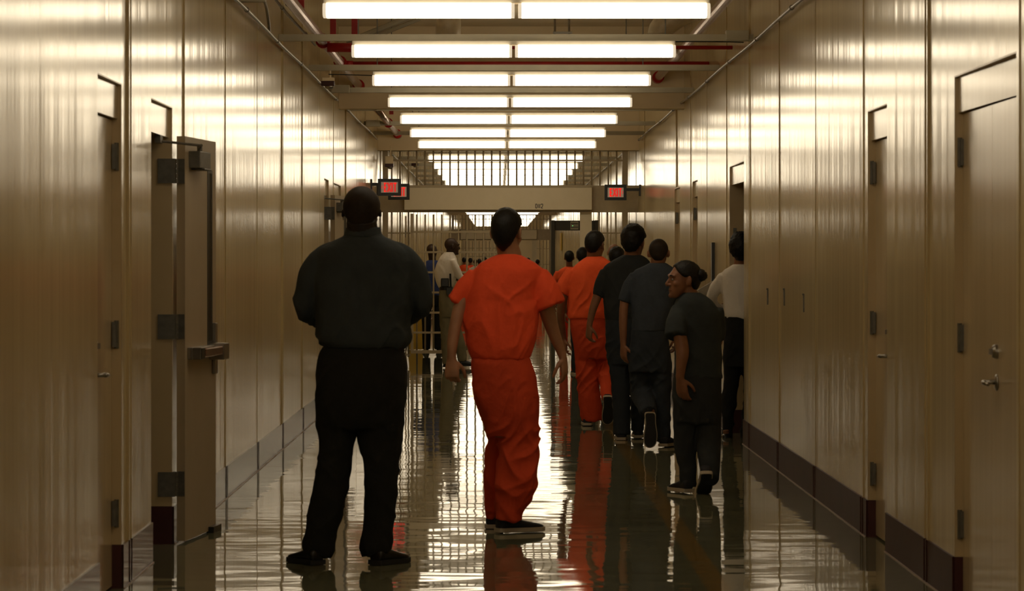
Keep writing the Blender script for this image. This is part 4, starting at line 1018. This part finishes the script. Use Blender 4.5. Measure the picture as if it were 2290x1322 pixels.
# 8 guard in white shirt and khaki trousers at the gate
r8, f8, H8, o8 = build_person(46.2, 'bald guard in white shirt and khaki trousers facing right before the barred gate', dict(
    x=1000, crown=(1011,532,0), h=.235, yaw=-72, pitch=0, neck=(1006,572,0,9.5), skin='skin_dark', shirt='white', trousers='khaki',
    torso=[(564,994,1015,.075),(571,987,1018,.10),(580,981,1022,.12),(593,976,1024,.13),(611,972,1023,.135),(631,975,1018,.13),(645,983,1012,.12)],
    sleeves=[[(1012,582,-.09,7),(1020,600,-.11,8),(1026,617,-.10,7.5),(1034,624,-.07,6)],[(992,582,.10,7),(990,605,.12,7),(1004,622,.15,6)]],
    seat=[(642,984,1012,.12),(663,981,1012,.13),(690,982,1016,.125),(710,984,1018,.11)],
    legs=[[(690,983,1010,0),(746,986,1012,0),(780,988,1012,0),(814,990,1010,0)],[(690,996,1020,.04),(746,1009,1034,.08),(780,1019,1042,.10),(808,1025,1044,.10)]],
    arms=[[(1012,584,-.09,5.5),(1025,614,-.10,5.5),(1036,624,-.07,4.5),(1044,622,-.04,4)],[(992,584,.10,5),(992,610,.12,5),(1010,624,.16,4),(1020,624,.18,4)]],
    hands=[dict(w=(1044,622,-.04),d=(1,.2,.1),pn=(0,.6,.4),thumb=1),dict(w=(1021,624,.18),d=(1,-.1,0),pn=(0,-.4,.6),thumb=-1)],
    hair=None,
    shoes=[dict(heel=(993,821,0),yaw=-60,mu='leather',ms='outsole'),dict(heel=(1027,819,.10),yaw=-80,mu='leather',ms='outsole')], wr=.016), voxel=.008, cloth_voxel=.012)
b = MB(); f8.rows(b, [(649,982,1013,.128),(641,982,1013,.128)]); b.build('belt', M['leather'], r8)
b = MB(); q = f8.p(995,632,-.17); b.box(q.x-.055,q.x+.055,q.y-.03,q.y+.05,q.z-.06,q.z+.06); b.build('pouch', M['black'], r8, bevel=.012)
b = MB(); q0 = f8.p(1007,612,-.16); q1 = f8.p(1009,664,-.16); b.tube([q0,q1], .014, 10); q = f8.p(1005,648,-.16); b.box(q.x-.04,q.x+.04,q.y-.03,q.y+.04,q.z-.07,q.z+.03); b.build('baton', M['black'], r8, bevel=.006)

# generic walkers farther off
def generic(px, D, height, yaw_head, label, shirt, trousers, skn='skin_brown', hair=dict(t=.010,front=36,side=4,back=-58,rough=.003,top=.006), group=None, stride=.18, long_sleeve=False, vox=.010, shoe_m='shoe', sole_m='sole', face=False):
    s = F/D; u = height/1.75
    X = lambda x: px + x*u*s
    Y = lambda z: VY + (EYE-z*u)*s
    def row(z, w, ry, dy=0): return (Y(z), X(-w), X(w), ry*u, dy)
    r_ = lambda r: r*u*s
    arms, hands, sl = [], [], []
    for sd, sw in ((-1,.06),(1,-.06)):
        arms.append([(X(sd*.19),Y(1.40),0,r_(.048)),(X(sd*.24),Y(1.16),-sw*.3,r_(.042)),(X(sd*.255),Y(1.0),sw*.6,r_(.036)),(X(sd*.25),Y(.86),sw*1.6,r_(.027))])
        hands.append(dict(w=(X(sd*.25),Y(.85),sw*1.7),d=(0,.1,-1),pn=(-sd,.2,0),thumb=-sd,size=.95*u))
        e = [(X(sd*.175),Y(1.40),0,r_(.062)),(X(sd*.225),Y(1.27),0,r_(.068)),(X(sd*.245),Y(1.14),0,r_(.064))]
        if long_sleeve: e += [(X(sd*.255),Y(1.0),sw*.6,r_(.052)),(X(sd*.25),Y(.88),sw*1.5,r_(.040))]
        sl.append(e)
    legs = []
    for sd, st in ((-1,stride),(1,-stride)):
        legs.append([(Y(.86),X(sd*.085-.082),X(sd*.085+.082),0),(Y(.62),X(sd*.095-.078),X(sd*.095+.078),st*.35),(Y(.42),X(sd*.095-.072),X(sd*.095+.072),st*.5),(Y(.20),X(sd*.095-.068),X(sd*.095+.068),st*.8),(Y(.07),X(sd*.095-.066),X(sd*.095+.066),st)])
    return build_person(D, label, dict(x=px, crown=(px,Y(1.75),0), h=.23*u, yaw=yaw_head, pitch=-5, neck=(px,Y(1.48),0,r_(.058)), skin=skn, shirt=shirt, trousers=trousers,
        torso=[row(1.49,.07,.075),row(1.465,.12,.09),row(1.42,.185,.11),row(1.34,.205,.125),row(1.2,.195,.13),row(1.05,.18,.125),row(.93,.18,.12),row(.90,.175,.115)],
        sleeves=sl, seat=[row(.99,.155,.11),row(.9,.172,.12),row(.82,.172,.115),row(.76,.165,.10)], legs=legs, arms=arms, hands=hands, hair=hair, face=face,
        shoes=[dict(heel=(X(-.095),VY+EYE*F/(D+stride-.06),stride-.06),yaw=6,mu=shoe_m,ms=sole_m),dict(heel=(X(.095),VY+EYE*F/(D-stride-.06),-stride-.06),yaw=-6,mu=shoe_m,ms=sole_m)], wr=.013), group=group, voxel=vox, cloth_voxel=.014)[0]
bald = dict(t=.002,front=60,side=0,back=-50,m='buzz')
generic(967, 53.4, 1.745, -35, 'man in royal blue shirt and dark trousers standing beyond the gate bars at left', 'blueshirt', 'blackcloth', 'skin_dark', None, stride=.04, long_sleeve=True, shoe_m='leather', sole_m='outsole')
generic(1273, 53.0, 1.625, 0, 'person in orange walking beyond the gate, left of the post', 'orange2', 'orange', 'skin_brown')
generic(1304, 43.5, 1.645, -20, 'dark-haired walker in charcoal shirt mostly hidden behind the second orange man', 'charcoal', 'slate_dark', 'skin_brown')
generic(1379, 35.4, 1.615, 0, 'dark-haired walker in black glimpsed between the orange man and the tall man', 'charcoal', 'slate_dark', 'skin_brown', dict(t=.020,front=34,side=0,back=-60,rough=.006,top=.006))
generic(1373, 40.5, 1.685, 0, 'bald walker whose scalp shows above the hidden dark-haired walker', 'charcoal', 'slate_dark', 'skin_tan', None)
far = [(1038,110.0,1.555,'far walker in orange seen through the gate bars beside the bald guard','orange2'),(1052,112.0,1.54,'far walker second from the guard through the gate bars','orange'),
       (1063,108.5,1.50,'pale-headed far walker behind the gate bars left of the central man','white'),(1072,111.0,1.51,'far walker in orange just left of the central man shoulder','orange2'),
       (1084,109.2,1.575,'tallest far walker behind the left shoulder of the central man','orange'),(1167,110.5,1.60,'far walker whose head shows at the neck of the central man','charcoal'),
       (1181,108.8,1.545,'far walker with dark hair above the right shoulder of the central man','charcoal'),(1202,112.0,1.49,'small far walker in orange right of the central man shoulder','orange2')]
for px, D, h, lab, sh in far:
    generic(px, D, h, 0, lab, sh, 'orange' if sh.startswith('orange') else 'slate_dark', 'skin_tan' if 'pale' in lab else 'skin_brown', bald if 'pale' in lab else dict(t=.012,front=36,side=2,back=-58), group='walkers far beyond the gate', vox=.016)
